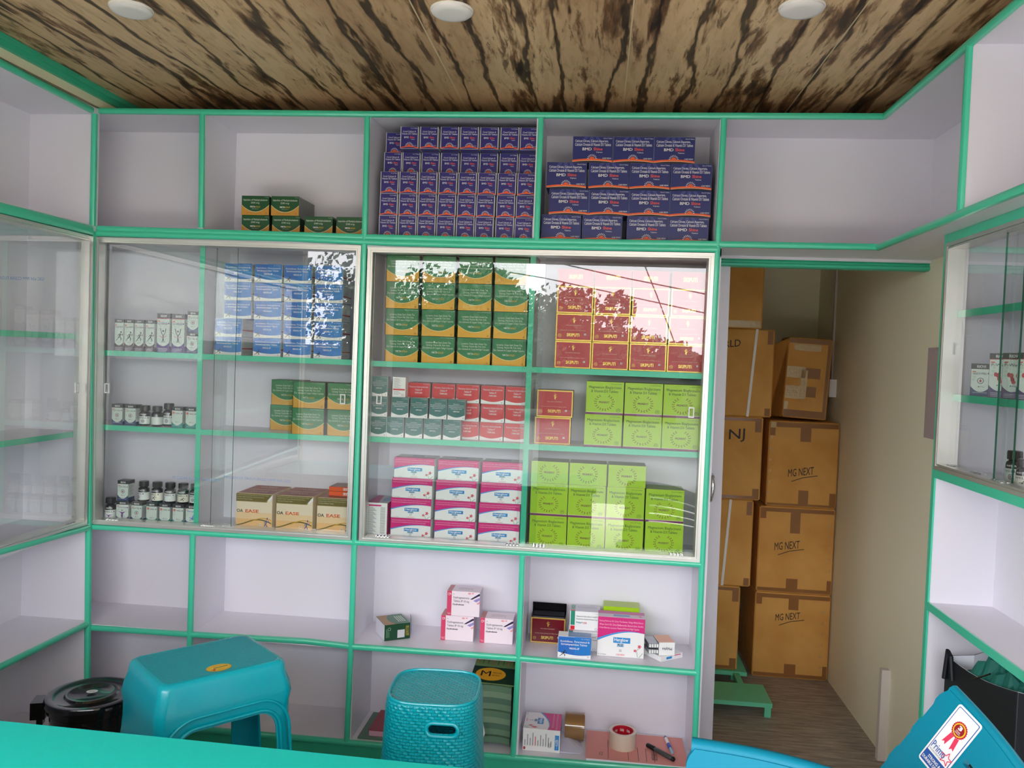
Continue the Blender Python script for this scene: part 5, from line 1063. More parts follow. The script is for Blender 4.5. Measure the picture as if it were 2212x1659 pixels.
pw = MB(); q = [Vector(v) for v in ((bx0 - .01, 2.722, zbase + .12), (bx0 + .05, 2.716, zbase + .10), (bx0 + .06, 2.716, zbase + .055), (bx0 + .045, 2.712, zbase + .004), (bx0 - .02, 2.716, zbase + .03))]
pw.add(q + [v + Vector((0, .004, 0)) for v in q], [(0, 4, 3, 2, 1), (5, 6, 7, 8, 9), (0, 1, 6, 5), (1, 2, 7, 6), (2, 3, 8, 7), (3, 4, 9, 8), (4, 0, 5, 9)], mat((232, 234, 236), .6)); ob('paper_wrapper', pw, None, 'torn white paper wrapper in front of the green bundle', 'paper')

# ------------------------------------------------------------------ storeroom: stacked cartons on a low stand
def tapecross(b_parts): pass
def bigbox(x0, x1, y, z, Hh, D, lb, tapes=(), word=None, strap=None, stap=None, tilt=0, wl=None, rz=0):
    t_ = thing('shipping_carton', ((x0 + x1) / 2, y + D / 2, z), lb, 'carton', 'brown shipping cartons', rz)
    W = x1 - x0; a = Art()
    if word:
        tx, u0, v0, u1, v1 = word; ink = mat((30, 22, 22), .6)
        f = lambda u, v: (u, v + (u - u0) * .12); o = Art(); o.text(tx, u0, v0, u1, v1, ink, 3, .004); a.sub(o, f)
        if wl: a.line([(u0 + .05, v0 - .05), (u0 + (u1 - u0) * .6, v0 - .0), (u1 + .06, v0 + .03)], .008, ink, 1)
    if stap:
        for k in range(6): a.line([(stap + .0, .14 + .13 * k), (stap + .012, .17 + .13 * k)], .006, mat((220, 210, 190), .2, .8), 1); a.line([(stap + .022, .14 + .13 * k), (stap + .034, .17 + .13 * k)], .006, mat((220, 210, 190), .2, .8), 1)
    ob('carton_body', carton('carton_body', W, D, Hh, {'front': CARD}, a, ch=.005), t_, local=True)
    for k, (u0, v0, u1, v1, m_) in enumerate(tapes):
        u0, u1, v0, v1 = max(u0, .016), min(u1, .984), max(v0, .015), min(v1, .985); b = MB(); b.box((-W / 2 + u0 * W, -D / 2 - .0006 - .0003 * k, v0 * Hh), (-W / 2 + u1 * W, -D / 2 + .0008, v1 * Hh), m_); ob('tape_strip', b, t_, local=True, label='brown parcel tape')
    if strap:
        b = MB(); b.bar((-W / 2 + strap[0] * W, -D / 2 - .001, Hh + .001), (-W / 2 + strap[1] * W, -D / 2 - .001, -.0), .011, .0015, WHITE, rnd=False); ob('packing_strap', b, t_, local=True, label='white plastic packing strap')
    return t_
def TP(top=True, u=.5, w_=.075, hb=.17, side='both', ht=.24):
    r = [(0.0, 0.0, 1.0, .055, TAPE), (u - w_, 0.0, u + w_, hb, TAPE), (0.0, .94, 1.0, 1.0, TAPE), (u - w_ + .02, 1 - ht, u + w_, 1.0, TAPE), (.93, 0, 1.0, .17, TAPE), (0, .86, .09, 1.0, TAPE)]
    return r
YS = 3.87
zc0 = 0.0
hs = (.400, .402, .398)
labs = ('brown carton at the foot of the right storeroom stack, handwriting near its top edge', 'brown carton second up in the right storeroom stack, torn tape hanging from its top', 'brown carton topmost of the three square ones against the beige wall, staples down its left')
zz = 0.0
for k in range(3):
    xl = onY((1632, 1641, 1662)[k], 1280 - 180 * k, YS).x + (0, .0, 0)[k]; xr = min(XW - .006, onY((1811, 1824, 1836)[k], 1290 - 180 * k, YS).x)
    bigbox(xl, xr, YS, zz, hs[k], .36, labs[k], TP(u=(.5, .47, .5)[k], ht=(.19, .3, .2)[k]) if k != 2 else [(0, 0, 1, .04, TAPE), (.46, 0, .6, .2, TAPE), (0, .93, 1, 1, TAPE), (.45, .77, .6, 1, TAPE), (.9, 0, 1, .18, TAPE), (0, .83, .09, 1, TAPE), (0.02, .92, .1, .99, TAPECLR)],
           (('MG NEXT', .28, .67, .6, .75), ('MG NEXT', .22, .49, .55, .58), ('MG NEXT', .3, .35, .66, .44))[k], None, (.88, .93, .02)[k], wl=True)
    zz += hs[k] + .0015
# opened carton leaning on top
oc = thing('shipping_carton', (onY(1735, 900, YS + .02).x + .012, YS + .14, zz + .012), 'opened brown carton leaning on top of the right stack, its left flap torn', 'carton', 'brown shipping cartons', radians(-6))
oc.rotation_euler = (0, radians(2.5), radians(-4))
ob('carton_body', carton('carton_body', .198, .22, .375, {'front': CARD}, None, ch=.005), oc, local=True)
for u0, v0, u1, v1, m_ in ((.0, .0, 1, .1, TAPE), (0, .93, 1, 1, TAPE), (.9, 0, 1, 1, TAPE), (.45, .5, .78, .63, TAPE), (.5, .27, .72, .4, TAPE), (.02, .5, .45, .64, TAPECLR), (-.02, .24, .5, .4, TAPECLR), (.35, .4, .5, .6, TAPECLR), (0, .1, .12, .2, TAPECLR), (.15, .84, .75, .92, TAPECLR)):
    u0, u1, v0, v1 = max(u0, .03), min(u1, .97), max(v0, .016), min(v1, .984); b = MB(); b.box((-.099 + u0 * .198, -.1106 - .0003 * (m_ is TAPECLR) - .0002 * (v1 - v0 < .3), v0 * .375), (-.099 + u1 * .198, -.1092, v1 * .375), m_); ob('tape_strip', b, oc, local=True)
fb = MB(); fb.add([(-.099, -.112, .0), (-.099, -.11, .36), (-.16, -.02, .33), (-.145, -.03, .0), (-.165, -.02, .26), (-.104, -.10, .365), (-.164, .0, .33), (-.15, -.01, .0)], [(0, 3, 4, 2, 1), (1, 2, 6, 5), (3, 7, 6, 4), (0, 1, 5, 7, 3)], CARD)
fb.add([(-.145, -.035, 0), (-.17, -.05, .02), (-.172, -.05, .21), (-.15, -.03, .24), (-.148, -.03, 0), (-.174, -.046, .02), (-.176, -.046, .21), (-.153, -.026, .24)], [(0, 1, 2, 3), (4, 7, 6, 5), (1, 5, 6, 2), (2, 6, 7, 3)], CARD)
ob('torn_flap', fb, oc, local=True)
# left stack on the stand
YL = 3.76; zst = .06
sl = thing('wooden_stand', (.45, 3.65, 0), 'low green painted wooden stand on the storeroom floor under the left carton stack', 'stand')
GRS = mat((104, 206, 164), .5, bump=(18, .1))
x1s = onZ(1668, 1519, zst).x; y1s = onZ(1660, 1520, zst).y
ob('stand_board', B(GRS, ((-.1, y1s, zst - .018), (x1s, y1s + .20, zst))), sl); ob('stand_board', B(GRS, ((-.1, 3.745, zst - .018), (onZ(1606, 1447, zst).x + .01, 4.12, zst))), sl)
ob('stand_leg', B(GRS, ((x1s - .03, y1s + .004, 0), (x1s - .004, y1s + .024, zst - .018))), sl); ob('stand_leg', B(GRS, ((-.1, y1s + .004, 0), (-.07, y1s + .03, zst - .018))), sl)
ob('stand_rail', B(GRS, ((x1s - .105, y1s + .2, zst - .03), (x1s - .08, 3.745, zst - .004)), ((x1s - .105, 3.80, 0), (x1s - .08, 3.83, zst - .018))), sl)
zz = zst + .001
lh = ((1596, .385, None, (.72, .71)), (1625, .395, None, None), (1646, .378, 'NJ', None), (1671, .395, 'RLD', None), (1651, .36, None, None))
llab = ('brown carton at the bottom of the left stack, standing on the green stand', 'strapped brown carton second from the bottom of the left stack', 'brown carton third up in the left stack, marked with two large letters',
        'strapped brown carton fourth up in the left stack, just below the topmost', 'brown carton at the very top of the left stack under the door head')
for k, (pr, hh, wd_, _) in enumerate(lh):
    xr = onY(pr, 1350 - 185 * k, YL).x; W = .44
    tp_ = [(0, 0, 1, .05, TAPE), (0, .95, 1, 1, TAPE), (.92, 0, 1, .14, TAPE), (.92, .82, 1, 1, TAPE)]
    if k in (1, 3): tp_ = [(.93, 0, 1, .1, TAPE), (.93, .83, 1, 1, TAPE)]
    if k == 4: tp_ = [(.0, 0, 1, .1, TAPECLR), (.9, .8, 1, 1, TAPE)]
    bigbox(xr - W, xr, YL, zz, hh, .34, llab[k], tp_, ('NJ', .66, .68, .82, .84) if k == 2 else (('RLD', .5, .78, .66, .86) if k == 3 else (('h', .5, .35, .56, .5) if k == 1 else (('T', .55, .78, .7, .86) if k == 0 else None))), (.765, .715) if k == 1 else ((.82, .76) if k == 3 else None))
    zz += hh + .0015

# ------------------------------------------------------------------ boolean helper for moulded plastic
def boolean(me, cutters, op='DIFFERENCE'):
    o = bpy.data.objects.new('tmp', me); C.objects.link(o); tmp = [o]
    for c in cutters:
        k = bpy.data.objects.new('cut', c); C.objects.link(k); tmp.append(k)
        md = o.modifiers.new('b', 'BOOLEAN'); md.operation = op; md.object = k; md.solver = 'EXACT'
    bpy.context.view_layer.update()
    r = bpy.data.meshes.new_from_object(o.evaluated_get(bpy.context.evaluated_depsgraph_get()))
    for t_ in tmp: bpy.data.objects.remove(t_)
    for p in r.polygons: p.use_smooth = True
    try: r.set_sharp_from_angle(angle=radians(32))
    except Exception: pass
    return r
def rrect(a, b, r, n=6):
    p = []
    for cx, cy, t0 in ((a - r, b - r, 0), (-(a - r), b - r, 90), (-(a - r), -(b - r), 180), (a - r, -(b - r), 270)):
        for i in range(n + 1): t_ = radians(t0 + 90 * i / n); p.append((cx + r * cos(t_), cy + r * sin(t_)))
    return p
def loft(rings, m, closed=True, mats=None):
    b = MB(); n = len(rings[0]); vs = [v for r in rings for v in r]
    b.add(vs, [(i * n + j, i * n + (j + 1) % n, (i + 1) * n + (j + 1) % n, (i + 1) * n + j) for i in range(len(rings) - 1) for j in range(n)], m, True)
    if closed: b.add(rings[0], [tuple(range(n))[::-1]], m); b.add(rings[-1], [tuple(range(n))], (mats or {}).get('top', m))
    return b
def prism(poly, d0, d1, axis):
    f = (lambda p, d: (p[0], d, p[1])) if axis == 'y' else (lambda p, d: (d, p[0], p[1]))
    n = len(poly); b = MB(); b.add([f(p, d0) for p in poly] + [f(p, d1) for p in poly], [tuple(range(n)), tuple(range(n, 2 * n))[::-1]] + [(j, n + j, n + (j + 1) % n, (j + 1) % n) for j in range(n)], TEAL)
    me = b.mesh('cut'); bm = bmesh.new(); bm.from_mesh(me); bmesh.ops.recalc_face_normals(bm, faces=bm.faces); bm.to_mesh(me); bm.free(); return me
def fixn(me):
    bm = bmesh.new(); bm.from_mesh(me); bmesh.ops.remove_doubles(bm, verts=bm.verts, dist=1e-6); bmesh.ops.recalc_face_normals(bm, faces=bm.faces); bm.to_mesh(me); bm.free(); return me

# ------------------------------------------------------------------ tall rectangular plastic stool
zs = HC - .86
qs = [onZ(282, 1420.6, zs), onZ(537, 1365, zs), onZ(617.6, 1426.5, zs), onZ(340, 1489, zs)]
cs = sum(qs, Vector()) / 4; ang = atan2((qs[1] - qs[0]).y + (qs[2] - qs[3]).y, (qs[1] - qs[0]).x + (qs[2] - qs[3]).x)
La = ((qs[1] - qs[0]).length + (qs[2] - qs[3]).length) / 4; Lb = ((qs[3] - qs[0]).length + (qs[2] - qs[1]).length) / 4
st = thing('plastic_stool', (cs.x, cs.y, 0), 'tall rectangular teal plastic stool with yellow sticker behind the counter', 'stool', None, ang)
def ringz(da, db, z, r, grow=0): return [(x, y, z) for x, y in rrect(La + da, Lb + db, r, 7)]
fl = lambda z: (zs - z) / zs
def outer(o):
    R = []
    for z in (0, .12, .24, zs - .16): g = .058 * fl(z); R.append(ringz(g + o, g * .9 + o, z + (0 if z else -.0), .04))
    for dz, g in ((-.115, .012), (-.085, .016), (-.06, .012), (-.035, .004), (-.012, .001), (-.004, -.003), (0.0, -.009)): R.append(ringz(g + o, g * .9 + o, zs + dz + o, .026))
    return R
so_ = fixn(loft(outer(0), TEAL).mesh('s')); si_ = fixn(loft([[(x, y, z - .01) for x, y, z in outer(-.0045)[0]]] + outer(-.0045), TEAL).mesh('i'))
def arch(hw_t, hw_b, zt_, r):
    p = [(-hw_b, -.05), (hw_b, -.05)]; n = 8
    p += [(hw_t - r + r * cos(radians(90 * i / n)), zt_ - r + r * sin(radians(90 * i / n))) for i in range(n + 1)]
    p += [(-hw_t + r - r * sin(radians(90 * i / n)), zt_ - r + r * cos(radians(90 * i / n))) for i in range(n + 1)]
    return p
bd = boolean(so_, [si_, prism(arch(La - .036, La - .012, zs - .128, .05), -.5, .5, 'y'), prism(arch(Lb - .05, Lb - .03, zs - .19, .045), -.6, .6, 'x')])
ob('stool_body', bd, st, local=True)
bb = MB()
for sg in (-1, 1):
    yf = lambda z: sg * (Lb + .9 * .058 * fl(z) + (.004 if z < zs - .2 else .008))
    for grow, rr in ((.010, .0045), (.036, .004)):
        p = [q for q in arch(La - .036 + grow, La - .012 + grow, zs - .128 + grow, .05 + grow)[1:] if q[1] > -.05]; p = [(p[0][0] + .018, .02)] + p + [(p[-1][0] - .018, .02)]
        bb.tube([(x, yf(z) - sg * .002, z) for x, z in p], rr, TEAL, 8)
    xf = lambda z: sg * (La + .058 * fl(z) + (.004 if z < zs - .2 else .008))
    p = [q for q in arch(Lb - .05 + .012, Lb - .03 + .012, zs - .19 + .012, .057)[1:] if q[1] > -.05]; p = [(p[0][0] + .016, .02)] + p + [(p[-1][0] - .016, .02)]
    bb.tube([(xf(z) - sg * .002, y, z) for y, z in p], .0045, TEAL, 8)
ob('moulded_rib', bb, st, local=True)
tb = MB(); tb.add([(x, y, zs + .0006) for x, y in rrect(La - .016, Lb - .016, .022, 6)], [tuple(range(28))], STOOLTOP); ob('seat_relief', tb, st, local=True, label='seat with raised brick pattern')
sk = onZ(472.6, 1443, zs); lp = Matrix.Rotation(-ang, 3, 'Z') @ (Vector((sk.x, sk.y, 0)) - Vector((cs.x, cs.y, 0)))
a = Art(); YEL = mat((232, 190, 40), .4); a.ell(.5, .5, .5, .5, mat((200, 150, 40), .4), 1, 30); a.ell(.5, .5, .47, .46, YEL, 2, 30); a.ell(.5, .46, .36, .2, mat((244, 206, 60), .4), 3, 24); a.text('MAHARANI', .3, .44, .84, .58, BLK, 4, .03); a.text('PLASTIC', .36, .7, .64, .78, mat((150, 60, 30), .4), 4); a.poly([(.12, .32), (.34, .42), (.3, .24), (.22, .14), (.2, .28)], mat((210, 50, 40), .4), 4); a.text('QUALITY', .42, .22, .64, .29, BLK, 4)
sb = MB(); sb.art(a, lambda u, v, o: (lp.x + (u - .5) * .068, lp.y + (v - .5) * .05, zs + .0009 + o)); ob('sticker', sb, st, local=True, label='round yellow maker sticker')

# ------------------------------------------------------------------ woven stool
zw = HC - .93
cw = (onZ(836, 1485, zw) + onZ(1043, 1485, zw)) / 2; cw.y = (onZ(940, 1444, zw).y + onZ(940, 1526, zw).y) / 2
ws = thing('plastic_stool', (cw.x, cw.y, 0), 'square teal woven-look plastic stool with an oval hand hole in its side', 'stool', None, radians(3))
ha = (onZ(1043, 1485, zw).x - onZ(836, 1485, zw).x) / 2 * .985; hb_ = (onZ(940, 1444, zw).y - onZ(940, 1526, zw).y) / 2 * 1.0
def sring(f, z, n=64, e=3.6): return [((ha * f) * abs(cos(t_)) ** (2 / e) * (1 if cos(t_) >= 0 else -1), (hb_ * f) * abs(sin(t_)) ** (2 / e) * (1 if sin(t_) >= 0 else -1), z) for t_ in [2 * pi * i / n for i in range(n)]]
rings = [sring(1 + .2 * (1 - z / zw), z) for z in [0, .08, .16, .24, .32, .40, zw - .05]] + [sring(1.012, zw - .03), sring(1.0, zw - .015), sring(.985, zw - .006), sring(.955, zw - .001), sring(.93, zw), sring(.92, zw - .002), sring(.90, zw - .0025)]
o_ = fixn(loft(rings, WEAVE).mesh('w'))
inr = fixn(loft([sring(1.17, -.01)] + [sring((1 + .2 * (1 - z / zw)) - .03, z) for z in (.1, .2, .3, .4, zw - .02)], WEAVE).mesh('wi'))
hz = onY(947, 1582, cw.y - hb_ * 1.12).z; hx = onY(947, 1582, cw.y - hb_ * 1.12).x - cw.x
def stad(hw, hh): return [(hx + (hw - hh) + hh * cos(t_), hz + hh * sin(t_)) for t_ in [radians(-90 + 180 * i / 8) for i in range(9)]] + [(hx - (hw - hh) - hh * cos(t_), hz - hh * sin(t_)) for t_ in [radians(-90 + 180 * i / 8) for i in range(9)]]
wb = boolean(o_, [inr, prism(stad(.0365, .0115), -.4, .4, 'y')])
uvl = wb.uv_layers.new(name='UVMap')
for p in wb.polygons:
    up = p.normal.z > .8
    for li in p.loop_indices:
        v = wb.vertices[wb.loops[li].vertex_index].co
        if up: uvl.data[li].uv = (v.x, v.y)
        else:
            n_ = p.normal; uvl.data[li].uv = ((v.x, v.z) if abs(n_.y) > .9 else ((v.y, v.z) if abs(n_.x) > .9 else ((v.x * abs(n_.y) - v.y * n_.x * (1 if n_.y > 0 else -1)) * .9, v.z)))
ob('stool_body', wb, ws, local=True)
hr = MB(); yo = -hb_ * (1 + .2 * (1 - hz / zw)) - .0005; pp = stad(.0425, .0175)
hr.tube([(x, yo, z) for x, z in pp + pp[:1]], .0055, TEAL, 8); ob('handle_rim', hr, ws, local=True, label='smooth rim of the hand hole')
rm = MB(); rr_ = sring(.945, zw - .0008); rm.tube(rr_ + rr_[:1], .004, TEAL, 8); ob('seat_rim', rm, ws, local=True)

# ------------------------------------------------------------------ black lidded bucket
zbk = HC - 1.05; cbk = onZ(199, 1495, zbk)
bu = thing('bucket', (cbk.x, cbk.y, 0), 'glossy black lidded bucket with white handle on the floor left of the tall stool', 'bucket', None, radians(20))
GB = mat((14, 11, 11), .14, coat=.5); R0 = .122
b = MB(); b.lathe([(0, 0), (R0 * .78, 0), (R0 * .8, .01), (R0 * .93, zbk - .045), (R0 * .98, zbk - .04), (R0 * .98, zbk - .02), (R0 * .9, zbk - .02)], GB, 48); ob('bucket_body', b, bu, local=True)
b = MB(); b.lathe([(R0 * .96, zbk - .022), (R0 * 1.05, zbk - .02), (R0 * 1.06, zbk - .012), (R0 * 1.02, zbk - .002), (R0 * .9, zbk), (R0 * .84, zbk - .004), (R0 * .62, zbk - .004), (R0 * .58, zbk + .001), (R0 * .5, zbk + .001), (R0 * .44, zbk - .003), (.0, zbk - .003)], GB, 56)
ob('bucket_lid', b, bu, local=True)
lb_ = MB(); a = Art(); a.ell(.5, .5, .5, .5, WHT, 1, 24); a.text('Jony', .25, .36, .75, .62, BLK, 2, .02); lb_.art(a, lambda u, v, o: ((u - .5) * .032, (v - .5) * .024 - .0, zbk + .0022 + o)); ob('lid_badge', lb_, bu, local=True, label='small white oval badge')
e_ = MB()
for sx_ in (-1, 1):
    e_ = MB(); e_.box((sx_ * R0 * .98, -.03, zbk - .062), (sx_ * R0 * 1.3, .03, zbk - .012), GB); e_.box((sx_ * R0 * 1.06, -.012, zbk - .085), (sx_ * R0 * 1.2, .012, zbk - .06), GB)
    ob('bucket_ear', e_, bu, local=True)
e_ = MB(); n = 14; e_.tube([(R0 * 1.06 * cos(radians(-92 + 75 * i / n)), R0 * 1.06 * sin(radians(-92 + 75 * i / n)), zbk - .062 - .07 * (i / n)) for i in range(n + 1)], .0065, WHITE, 8); ob('bucket_handle', e_, bu, local=True, label='white wire handle hanging down')

# ------------------------------------------------------------------ counter in front
zk = HC - .66; k0 = onZ(0, 1557, zk); k1 = onZ(900, 1648, zk); yk = (k0.y + k1.y) / 2
kt = thing('counter', (-.7, yk - .22, 0), 'long teal laminate counter crossing the bottom left of the picture', 'counter')
b = MB()
def sk_(x, o=0): return k0.y + (k1.y - k0.y) * (x - k0.x) / (k1.x - k0.x) + o
xa, xz = -1.74, .02
vs = [(xa, .78, zk - .025), (xz, .78, zk - .025), (xz, sk_(xz), zk - .025), (xa, sk_(xa), zk - .025), (xa, .78, zk), (xz, .78, zk), (xz, sk_(xz), zk), (xa, sk_(xa), zk)]
b.add(vs, [(0, 3, 2, 1), (4, 5, 6, 7), (0, 1, 5, 4), (1, 2, 6, 5), (2, 3, 7, 6), (3, 0, 4, 7)], COUNTER); ob('counter_top', b, kt)
ob('counter_front', B(mat((226, 222, 232), .4), ((xa, .80, 0), (xz - .02, .82, zk - .025))), kt)
for x in (xa, -.75, xz - .04): ob('counter_side', B(mat((226, 222, 232), .4), ((x, .82, 0), (x + .02, 1.14, zk - .025))), kt)

# ------------------------------------------------------------------ black paper bag in the right cabinet
by0, by1 = onX(2197, 1495, .975).y, onX(2043, 1420, .975).y
zbt0, zbt1 = onX(2197, 1495, .975).z, onX(2043, 1415, .975).z
bg_ = thing('paper_bag', (1.03, (by0 + by1) / 2, .04), 'black paper carrier bag standing open on the cabinet floor behind the sticker chair', 'bag')
BG = mat((16, 20, 26), .5); BW = mat((226, 230, 240), .6); xf_, xk = .975, 1.108; b = MB()
pts = []
N = 8
for i in range(N + 1):
    u = i / N; pts.append((by1 + (by0 - by1) * u, zbt1 + (zbt0 - zbt1) * u - .014 * sin(pi * u) ** 1.0))
def wall(xs, ys, tops, m, t_=.0015, nrmx=True):
    n_ = len(xs); vs = [(xs[i], ys[i], .042) for i in range(n_)] + [(xs[i], ys[i], tops[i]) for i in range(n_)]
    b.add(vs, [(i, i + 1, n_ + i + 1, n_ + i) for i in range(n_ - 1)], m)
wall([xf_] * (N + 1), [p[0] for p in pts], [p[1] for p in pts], BG); wall([xf_ + .003] * (N + 1), [p[0] for p in pts], [p[1] for p in pts], BW)
ztb = onX(2043, 1374, 1.10).z + .0; zt_r = zbt0 + .03
wall([xf_, (xf_ + xk) / 2 + .01, xk], [by0, by0 + .012, by0], [zbt0, zbt0 - .02, zt_r], BG); wall([xf_ + .003, (xf_ + xk) / 2 + .01, xk - .003], [by0 + .003, by0 + .015, by0 + .003], [zbt0, zbt0 - .02, zt_r], BW)
wall([xf_, (xf_ + xk) / 2, xk], [by1, by1 - .012, by1], [zbt1, zbt1 + .01, zbt1 + .03], BG); wall([xf_ + .003, (xf_ + xk) / 2, xk - .003], [by1 - .003, by1 - .015, by1 - .003], [zbt1, zbt1 + .01, zbt1 + .03], BW)
wall([xk, xk], [by0, by1], [zt_r, zbt1 + .03], BG); wall([xk - .003] * 2, [by0 + .002, by1 - .002], [zt_r - .03, zbt1], BW)
b.add([(xf_, by0, .042), (xf_, by1, .042), (xk, by1, .042), (xk, by0, .042)], [(0, 1, 2, 3)], BG)
ob('bag_body', b, bg_)
b = MB(); b.tube([(xf_ - .002, by1 - .05, zbt1 - .05), (xf_ - .006, by1 - .045, zbt1 + .012), (xf_ - .004, by1 - .02, zbt1 + .02), (xf_ - .006, by1 - .01, zbt1 - .06)], .006, BG, 8); ob('bag_handle', b, bg_); b = MB(); b.tube([(xf_ - .003, by0 + .12, zbt0 - .005), (xf_ - .008, by0 + .16, zbt0 - .03), (xf_ - .008, by0 + .2, zbt0 - .05)], .002, BLACK, 6); ob('bag_handle', b, bg_)
b = MB(); b.box((xk - .008, by0 + .02, zbt1 + .0), (xk - .004, by1 - .004, zbt1 + .028), BG); ob('bag_rim', b, bg_)
b = MB(); TS = mat((20, 104, 92), .7); rnd = random.Random(5); nu, nv = 22, 8; gv = []
for i in range(nu + 1):
    for j in range(nv + 1):
        u = i / nu; v = j / nv; ed = min(1, 4 * v * (1 - v) + .25) * min(1, 5 * u * (1 - u) + .3)
        gv.append((xf_ + .006 + v * (xk - xf_ - .02), by0 + .012 + u * (by1 - by0 - .10), zbt0 - .055 + ed * (.035 * abs(sin(u * 9 + v * 5)) + .03 * abs(sin(u * 17 - v * 8 + 1)) + .012 * rnd.random()) - .01 * u))
b.add(gv, [(i * (nv + 1) + j, (i + 1) * (nv + 1) + j, (i + 1) * (nv + 1) + j + 1, i * (nv + 1) + j + 1) for i in range(nu) for j in range(nv)], TS)
ob('tissue_paper', b, bg_, label='crumpled dark green tissue paper')

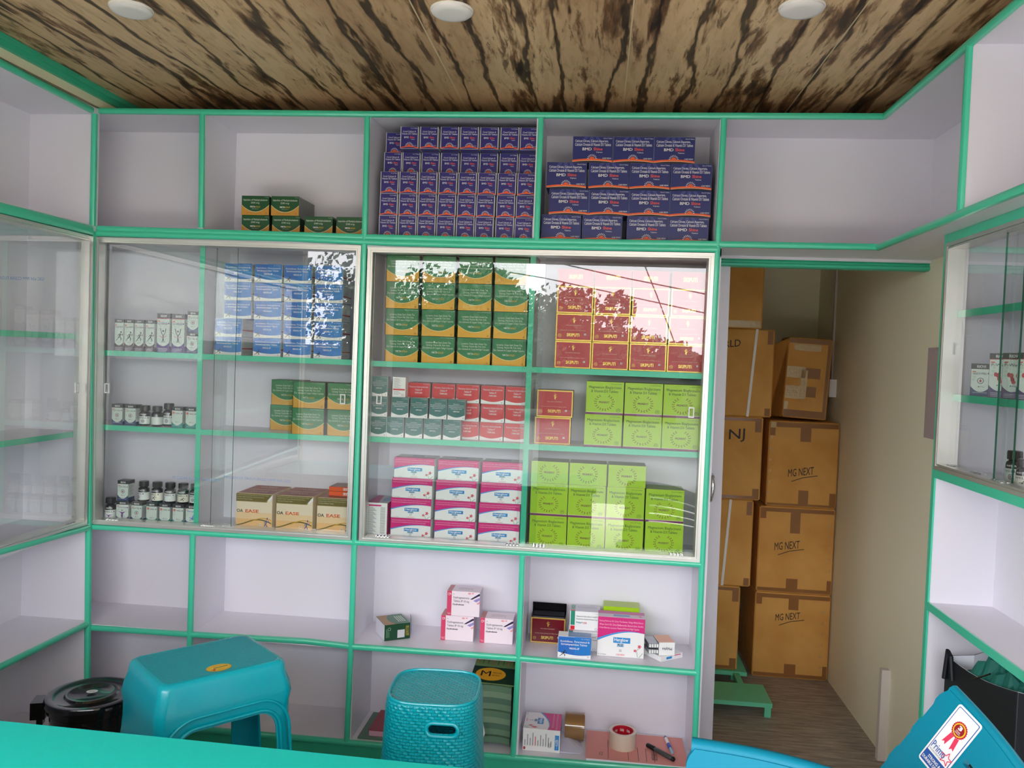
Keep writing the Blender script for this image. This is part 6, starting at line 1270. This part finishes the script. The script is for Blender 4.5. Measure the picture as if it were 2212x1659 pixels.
# ------------------------------------------------------------------ teal plastic chairs in the foreground
def chair(T, up, wd, Wd_, Ht_, lb, sticker, m, side=1, dep=.3):
    """T: far upper corner of the backrest, up: slope of the backrest, wd: direction across it"""
    T = Vector(T); up = Vector(up).normalized(); wd = Vector(wd).normalized(); wd = (wd - up * wd.dot(up)).normalized(); n = wd.cross(up).normalized() * side
    t_ = thing('plastic_chair', (T.x, T.y, 0), lb, 'chair', 'teal plastic chairs')
    P = lambda s_, t2, e: T + wd * s_ - up * t2 + n * (e - .10 * (s_ / Wd_ - .5) ** 2 * Wd_ * 1.2)
    # outline in (s, t): notched left edge, rounded far top corner, long curve over the top
    def edge_t(s_): return .10 * max(0, (s_ / Wd_ - .12)) ** 2.0 * 1.0
    nS, nT = 26, 32; b = MB(); g = {}
    lo = lambda t2: -.004 + (.0035 if int(t2 / .04) % 2 else 0) + .012 * max(0, 1 - t2 / .03) ** 2 - t2 * .03
    for e, off in ((0, .009), (1, -.009)):
        for i in range(nS + 1):
            for j in range(nT + 1):
                u = i / nS; v = j / nT; s0 = lo(v * Ht_); s_ = s0 + (Wd_ - s0) * u
                tt = edge_t(s_) + (Ht_ - edge_t(s_)) * v
                g[e, i, j] = len(b.v); b.v.append(P(s_, tt, off))
    slot = lambda i, j: 8 <= i <= 23 and j in (6, 10, 14, 18)
    def q(*k): b.f.append(k); b.m.append(m); b.sm.append(True)
    for i in range(nS):
        for j in range(nT):
            if slot(i, j):
                for (a_, c_) in (((i, j), (i + 1, j)), ((i, j + 1), (i + 1, j + 1))): q(g[0, a_[0], a_[1]], g[0, c_[0], c_[1]], g[1, c_[0], c_[1]], g[1, a_[0], a_[1]])
                if not slot(i - 1, j): q(g[0, i, j], g[0, i, j + 1], g[1, i, j + 1], g[1, i, j])
                if not slot(i + 1, j): q(g[0, i + 1, j], g[0, i + 1, j + 1], g[1, i + 1, j + 1], g[1, i + 1, j])
                continue
            q(g[0, i, j], g[0, i + 1, j], g[0, i + 1, j + 1], g[0, i, j + 1]); q(g[1, i, j], g[1, i, j + 1], g[1, i + 1, j + 1], g[1, i + 1, j])
    for i in range(nS):
        for j in (0, nT): q(g[0, i, j], g[0, i + 1, j], g[1, i + 1, j], g[1, i, j])
    for j in range(nT):
        for i in (0, nS): q(g[0, i, j], g[0, i, j + 1], g[1, i, j + 1], g[1, i, j])
    ob('backrest', b, t_)
    rim = MB(); rim.tube([P(.004 + (Wd_ - .004) * i / 24, edge_t(.004 + (Wd_ - .004) * i / 24), -.006) for i in range(25)], .013, m, 10); ob('backrest_rim', rim, t_)
    sb_ = MB(); b0 = T - up * Ht_; d_ = Vector((n.x, n.y, 0)).normalized(); w2 = Vector((wd.x, wd.y, 0)).normalized(); zse = min(b0.z, .46)
    c4 = [b0 + w2 * .0, b0 + w2 * Wd_, b0 + w2 * Wd_ + d_ * dep, b0 + d_ * dep]; c4 = [Vector((p.x, p.y, zse)) for p in c4]
    sb_.add(c4 + [p - Vector((0, 0, .03)) for p in c4], [(0, 1, 2, 3), (4, 7, 6, 5), (0, 4, 5, 1), (1, 5, 6, 2), (2, 6, 7, 3), (3, 7, 4, 0)], m); ob('seat', sb_, t_)
    for p in c4:
        l_ = MB(); ctr = sum(c4, Vector()) / 4; q0 = p.lerp(ctr, .08); q1 = p + (p - ctr) * .05; l_.tube([(q0.x, q0.y, zse - .03), (q1.x, q1.y, 0)], [.02, .015], m, 10); ob('leg', l_, t_)
    if sticker: # corner offset and size on the backrest
        s0, t0, sw, shh = sticker; a = Art(); BLU = mat((40, 84, 160), .4); RDD = mat((150, 24, 34), .4); PK2 = mat((226, 60, 96), .4)
        def rr(a_, u0, v0, u1, v1, r_, m_, L):
            asp_ = sw / shh; p = []
            for cx, cy, t0_ in ((u1 - r_, v1 - r_ * asp_, 0), (u0 + r_, v1 - r_ * asp_, 90), (u0 + r_, v0 + r_ * asp_, 180), (u1 - r_, v0 + r_ * asp_, 270)):
                for i in range(5): th = radians(t0_ + 22.5 * i); p.append((cx + r_ * cos(th), cy + r_ * asp_ * sin(th)))
            a_.poly(p, m_, L)
        rr(a, 0, 0, 1, 1, .1, WHT, 1); rr(a, .06, .03, .94, .97, .05, BLU, 2); rr(a, .085, .04, .915, .96, .04, WHT, 3); a.rect(.06, .03, .94, .2, BLU, 4)
        a.text('STRONG &', .25, .12, .78, .165, WHT, 6, .02); a.text('DURABLE DESIGN', .1, .06, .9, .105, WHT, 6, .02); a.text('Primo', .12, .26, .68, .37, BLU, 6, .03); a.text('MOULDED FURNITURE', .12, .225, .6, .245, DGREY, 6)
        star = []
        for k in range(10): th = pi / 2 + pi * k / 5; r_ = .22 if k % 2 == 0 else .09; star.append((.74 + r_ * cos(th), .3 + r_ * .42 * sin(th)))
        a.line(star + star[:1], .025, PK2, 5, shh / sw)
        a.poly([(.36, .62), (.5, .6), (.42, .42), (.36, .46), (.28, .43)], PK2, 4); a.poly([(.56, .6), (.7, .62), (.76, .44), (.68, .46), (.62, .42)], PK2, 4)
        sc_ = [(.53 + (.28 if k % 2 else .25) * cos(2 * pi * k / 48), .72 + (.28 if k % 2 else .25) * .44 * sin(2 * pi * k / 48)) for k in range(48)]; a.poly(sc_, mat((190, 30, 44), .4), 5); a.ell(.53, .72, .22, .22 * .44, YEL, 6, 24); a.ell(.53, .72, .18, .18 * .44, RDD, 7, 24)
        a.text('3', .46, .72, .6, .785, WHT, 8, .05); a.text('YEAR', .44, .685, .62, .705, WHT, 8); a.text('WARRANTY', .42, .66, .64, .678, WHT, 8)
        sm_ = MB(); sm_.art(a, lambda u, v, o: P(s0 + u * sw, t0 + (1 - v) * shh, .0098 + o), .0003); ob('sticker', sm_, t_, label='white maker sticker with red rosette and blue band')
    return t_
T0 = onY(2044, 1484, 1.70); L0 = onY(1908, 1657, 1.73); N0 = onY(2140, 1560, 1.60)
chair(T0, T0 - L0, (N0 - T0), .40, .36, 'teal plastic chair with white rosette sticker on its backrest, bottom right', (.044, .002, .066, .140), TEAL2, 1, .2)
pa, pb = onY(1490, 1618, 1.30), onY(1748, 1657, 1.25)
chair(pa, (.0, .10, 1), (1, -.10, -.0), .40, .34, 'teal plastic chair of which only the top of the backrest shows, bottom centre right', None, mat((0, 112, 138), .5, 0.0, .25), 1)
